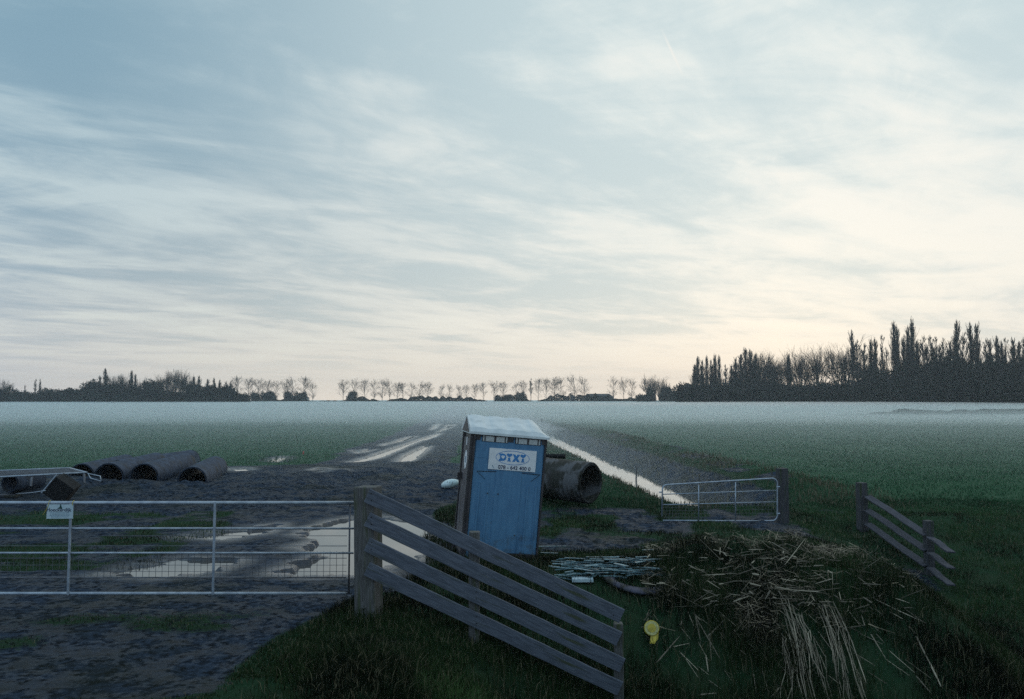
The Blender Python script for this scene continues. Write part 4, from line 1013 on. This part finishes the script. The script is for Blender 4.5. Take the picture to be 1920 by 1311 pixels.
heap = thing('reed_heap', 'sprawling heap of cut straw-coloured reed stalks on top of the bank', 'reed heap', (0, 0, 0))
heap_pts = []
for i in range(196):
    px = min(1700, max(1215, rs.gauss(1440, 115))); py = rs.uniform(1046, 1150) + abs(px - 1440) * .05
    if px < 1290: py = rs.uniform(1062, 1130)
    g = G(px, py); a = rs.uniform(0, 6.28) if rs.random() < .55 else rs.gauss(-.4, .5)
    ln = rs.uniform(.05, .26) if rs.random() < .88 else rs.uniform(.3, .65)
    stalk(g + Vector((0, -.05, rs.uniform(.05, .24))), (math.cos(a), math.sin(a) * .8, rs.gauss(0, .35)), ln, rs.uniform(.006, .017) * (1.8 if ln < .15 else 1), heap)
for i in range(58):   # stalks spilling down the bank
    px = rs.uniform(1260, 1720); py = rs.uniform(1150, 1290); g = G(px, py); a = rs.gauss(-1.15, .35)
    stalk(g + Vector((0, -.04, rs.uniform(.04, .10))), (math.cos(a) * .6, math.sin(a), -.30 + rs.gauss(0, .12)), rs.uniform(.12, .50), rs.uniform(.005, .013), heap)
# fine litter between the stalks
n = 16000; b = MB()
r2 = np.random.RandomState(5); V = np.empty((n, 4, 3)); C4 = np.empty((n, 4, 4), np.float32)
gl = []
pxs = np.clip(r2.normal(1440, 115, n), 1215, 1720); pys = r2.uniform(1042, 1165, n)
Y0 = []; 
for i in range(n):
    gx_, gy_ = pix_ground(pxs[i], pys[i], -.33); Y0.append((gx_, gy_))
Y0 = np.array(Y0); kk = ss(fbm(Y0[:, 0] * 1.9, Y0[:, 1] * 1.9, 131, 3), -.10, .16) > r2.uniform(0, 1, n); Y0 = Y0[kk]; n = len(Y0); V = V[:n]; C4 = C4[:n]; Z0 = height(Y0[:, 0], Y0[:, 1])
for i in range(n):
    p = np.array([Y0[i, 0], Y0[i, 1], Z0[i] + r2.uniform(.01, .20)]); a = r2.uniform(0, 6.28); l = r2.uniform(.03, .22); d = np.array([math.cos(a), math.sin(a), r2.normal() * .4]) * l / 2
    w0 = np.array([-math.sin(a), math.cos(a), .5]) * r2.uniform(.002, .005); V[i] = [p - d - w0, p - d + w0, p + d + w0 * .5, p + d - w0 * .5]
    k_ = r2.uniform(.05, .95) ** 2; C4[i] = (.44 * k_, .37 * k_, .25 * k_, 1)
me = fast_mesh('reed_litter', V.reshape(-1, 3).astype(np.float32), np.arange(n * 4, dtype=np.int32).reshape(-1, 4), 4)
at = me.color_attributes.new('Col', 'FLOAT_COLOR', 'POINT'); at.data.foreach_set('color', C4.ravel())
link('reed_litter', me, M['reed'], heap, kind='stuff')
# single long stalks that can be told apart
def pxstalk(pts, th, parent, off=.05):
    P3 = []
    for (a, b_) in pts: P3.append(G(a, b_) + Vector((0, -.05, off)))
    for a, b_ in zip(P3, P3[1:]): stalk((a + b_) / 2, b_ - a, (b_ - a).length * 1.02, th, parent)
for pts, th in (([(1312, 1127), (1385, 1129)], .016), ([(1384, 1128), (1432, 1102)], .018), ([(1385, 1091), (1418, 1125)], .012), ([(1570, 1131), (1632, 1126)], .018), ([(1634, 1118), (1636, 1128), (1680, 1150), (1728, 1172)], .017),
                ([(1636, 1117), (1655, 1132)], .012), ([(1326, 1198), (1356, 1168)], .02), ([(1232, 1246), (1270, 1202)], .02), ([(1288, 1152), (1300, 1180)], .014), ([(1304, 1165), (1345, 1236)], .02), ([(1302, 1160), (1312, 1210)], .014),
                ([(1322, 1236), (1326, 1264)], .016), ([(1400, 1134), (1403, 1200)], .034), ([(1578, 1184), (1618, 1178), (1612, 1158)], .016), ([(1224, 1129), (1252, 1119)], .014), ([(1265, 1121), (1288, 1123)], .014), ([(1411, 1270), (1416, 1305)], .014),
                ([(1428, 1265), (1440, 1308)], .014), ([(1312, 1308), (1340, 1305)], .018), ([(1446, 1310), (1462, 1292)], .024), ([(1292, 1098), (1300, 1115)], .014), ([(1715, 1200), (1740, 1250), (1760, 1292)], .024), ([(1630, 1195), (1656, 1238)], .016), ([(1716, 1275), (1742, 1305)], .018),
                ([(1262, 1218), (1290, 1212)], .012), ([(1274, 1178), (1278, 1168)], .024), ([(1390, 1060), (1394, 1078)], .022), ([(1404, 1063), (1412, 1070)], .02), ([(1550, 1082), (1552, 1094)], .03)):
    pxstalk(pts, th, heap)
for (lab, x0_, x1_, xa, xb_, n, y1_) in (('left bundle of long cut reeds hanging down the bank towards the ditch', 1464, 1500, 1500, 1556, 30, 1330), ('right bundle of long cut reeds hanging down the bank towards the ditch', 1532, 1566, 1572, 1632, 26, 1330), ('thin sparse bundle of reeds hanging down left of the larger bundles', 1448, 1458, 1462, 1492, 9, 1325)):
    bd = thing('reed_bundle', lab, 'reeds', (0, 0, 0), group='reed bundles hanging down the bank')
    for i in range(n):
        t0 = rs.random(); ya = rs.uniform(1140, 1175) if n > 10 else rs.uniform(1205, 1230); a = (x0_ + (x1_ - x0_) * t0 + (ya - 1150) * .2, ya)
        t1 = min(1, max(0, t0 + rs.gauss(0, .2))); c = (xa + (xb_ - xa) * t1, y1_ - (rs.uniform(0, 110) if rs.random() < .45 else 0))
        if c[1] < y1_: c = (a[0] + (c[0] - a[0]) * (c[1] - a[1]) / (y1_ - a[1]), c[1])
        m_ = ((a[0] + c[0]) / 2 + 6 + rs.gauss(0, 3), (a[1] + c[1]) / 2)
        Y_a, Y_m, Y_c = (G(*k_) for k_ in (a, m_, c)); up = Vector((0, -.08, .05 + rs.uniform(0, .12)))
        j_ = [Vector((rs.gauss(0, .018), rs.gauss(0, .02), rs.gauss(0, .015))) for _ in range(5)]
        nodes = [Y_a + j_[0], Y_a.lerp(Y_m, .5) + j_[1], Y_m + j_[2], Y_m.lerp(Y_c, .5) + j_[3], Y_c + j_[4]]
        if rs.random() < .3: nodes = nodes[rs.choice((1, 2)):]
        if rs.random() < .3: nodes = nodes[:-1]
        th_ = rs.uniform(.004, .013)
        for p, q_ in zip(nodes, nodes[1:]): stalk((p + q_) / 2 + up, q_ - p, (q_ - p).length * 1.04, th_, bd)

# ------------------------------------------------------------------ grass
rg_ = np.random.RandomState(7)
def blades(name, n, ylo, yhi, xf, dens, hfun, cfun, wscale, label=None, xr=None):
    u = rg_.uniform(0, 1, n * 3); y = ylo * (yhi / ylo) ** u
    half = .74 * y + 1.2
    x = rg_.uniform(-1, 1, n * 3) * half if xr is None else rg_.uniform(xr[0], xr[1], n * 3)
    keep = rg_.uniform(0, 1, n * 3) < dens(x, y); x = x[keep][:n]; y = y[keep][:n]; n = len(x)
    z = height(x, y); ok = (z > -1.97 - .9 * ss(x, 5.4, 7.8)); x, y, z = x[ok], y[ok], z[ok]; n = len(x)
    h = hfun(x, y) * rg_.uniform(.55, 1.2, n); w_ = wscale * np.maximum(1, y / 12) * rg_.uniform(.7, 1.3, n)
    a = rg_.uniform(0, 2 * np.pi, n); cx, cy = np.cos(a) * w_, np.sin(a) * w_
    l = rg_.uniform(0, 2 * np.pi, n); bend = h * rg_.uniform(.1, .8, n); bx, by = np.cos(l) * bend, np.sin(l) * bend
    V = np.empty((n, 5, 3), np.float32)
    V[:, 0] = np.column_stack([x - cx, y - cy, z - .02]); V[:, 1] = np.column_stack([x + cx, y + cy, z - .02])
    V[:, 2] = np.column_stack([x + cx * .7 + bx * .35, y + cy * .7 + by * .35, z + h * .6]); V[:, 3] = np.column_stack([x - cx * .7 + bx * .35, y - cy * .7 + by * .35, z + h * .6])
    V[:, 4] = np.column_stack([x + bx, y + by, z + h * (1 - .25 * bend / h)])
    k = (np.arange(n) * 5)[:, None]; q = k + np.array([[0, 1, 2, 3]]); t = k + np.array([[3, 2, 4]])
    me = bpy.data.meshes.new(name); me.vertices.add(n * 5); me.vertices.foreach_set('co', V.ravel())
    lv = np.concatenate([q.ravel(), t.ravel()]).astype(np.int32); me.loops.add(len(lv)); me.loops.foreach_set('vertex_index', lv)
    ls = np.concatenate([np.arange(n) * 4, n * 4 + np.arange(n) * 3]).astype(np.int32); me.polygons.add(2 * n); me.polygons.foreach_set('loop_start', ls)
    me.update(calc_edges=True)
    c = cfun(x, y, n); c = np.repeat(np.column_stack([c, np.ones(n)]), 5, 0).astype(np.float32)
    at = me.color_attributes.new('Col', 'FLOAT_COLOR', 'POINT'); at.data.foreach_set('color', c.ravel())
    o = link(name, me, M['blade'], kind='stuff'); o['label'] = label; o['category'] = 'grass'
def c_green(x, y, n):
    t = rg_.uniform(0, 1, n)[:, None]; p = ss(fbm(x * .9, y * .9, 61), -.12, .15)[:, None]
    g = np.array([.016, .042, .012]) * (1 - t) + np.array([.034, .058, .018]) * t
    fr_ = ss(y, 17, 24)[:, None]; g = g * (1 - fr_) + np.array([.034, .098, .046]) * (.8 + .4 * t) * fr_ / .9
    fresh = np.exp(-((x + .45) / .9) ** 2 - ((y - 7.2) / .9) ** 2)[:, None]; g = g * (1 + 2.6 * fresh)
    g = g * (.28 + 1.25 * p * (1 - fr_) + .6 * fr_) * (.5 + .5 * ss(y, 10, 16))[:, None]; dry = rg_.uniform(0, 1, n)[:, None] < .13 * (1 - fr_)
    return np.where(dry, np.array([.13, .115, .065]), g)
def c_dry(x, y, n):
    t = rg_.uniform(0, 1, n)[:, None]; return np.array([.055, .06, .03]) * (1 - t) + np.array([.17, .145, .095]) * t
def dens_near(x, y):
    m = mud_mask(x, y); d = (1 - ss(m, .25, .6)); clump = ss(fbm(x * 1.3, y * 1.3, 71), -.22, .1)
    return d * (.12 + .88 * clump) * np.where((x < -2.6) & (y < 20), .45, 1)
def h_near(x, y):
    h = .05 + .13 * (1 - ss(y, 12, 16)) * ss(fbm(x * .8, y * .8, 66), -.15, .2) + .03
    h = np.where((x < -2.2) & (y < 19), .035 + .02 * ss(y, 9, 14), h)
    h = h + .14 * np.exp(-(((x + 1.7) / .45) ** 2 + ((y - 9.4) / .5) ** 2))
    h = h + .10 * ss(x, -1.2, 1.5) * (1 - ss(y, 11, 13))
    return h
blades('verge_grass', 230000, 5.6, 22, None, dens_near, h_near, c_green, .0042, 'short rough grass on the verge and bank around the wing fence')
blades('field_grass', 90000, 19, 95, None, lambda x, y: (1 - ss(mud_mask(x, y), .2, .5)) * (.4 + .6 * ss(fbm(x * .5, y * .5, 72), -.2, .1)), lambda x, y: .085 + 0 * x, c_green, .0055, 'short green crop grass of the misty fields')
blades('dry_bank_grass', 46000, 20, 90, None, lambda x, y: (np.exp(-((x - xd(y) + 1.3) / .7) ** 2) * .8 + np.exp(-((x - xd(y) - 3.6) / 1.2) ** 2) + .55 * np.exp(-((x - xd(y) - 1.6) / .8) ** 2) + .5 * np.exp(-((x - xd(y) + .75) / .25) ** 2)) * ss(fbm(x * .6, y * .4, 73), -.15, .15), lambda x, y: .20 + 0 * x, c_dry, .0055, 'withered brown grass on the banks of the water ditch')
blades('tall_weeds', 1500, 5.8, 12.5, None, lambda x, y: np.exp(-((x - 1.35) / .5) ** 2 - ((y - 8.9) / .7) ** 2) + .06 * ss(x, .3, 2) + .5 * np.exp(-((x + 1.95) / .25) ** 2 - ((y - 9.3) / .3) ** 2), lambda x, y: .55 + 0 * x, lambda x, y, n: c_dry(x, y, n) * .55, .0022, 'tall thin weeds around the fence end and gate post')
# a trodden band of straw where the small gate's bank meets the field
blades('straw_litter', 5200, 14, 22, None, lambda x, y: np.exp(-((y - 17.9 + .35 * (x - 7)) / .28) ** 2) * ss(x, 5.9, 6.4) * (1 - ss(x, 8.0, 8.6)) + .5 * np.exp(-((y - 16.9 + .2 * (x - 7)) / .15) ** 2) * ss(x, 6.0, 6.4) * (1 - ss(x, 7.8, 8.4)), lambda x, y: .10 + 0 * x, lambda x, y, n: c_dry(x, y, n) * 1.5, .006, 'pale straw lying between the small gate post and the dark fence')
for i, (px, py) in enumerate([(1055, 939), (1072, 948), (1050, 955), (1100, 948)]):
    pass
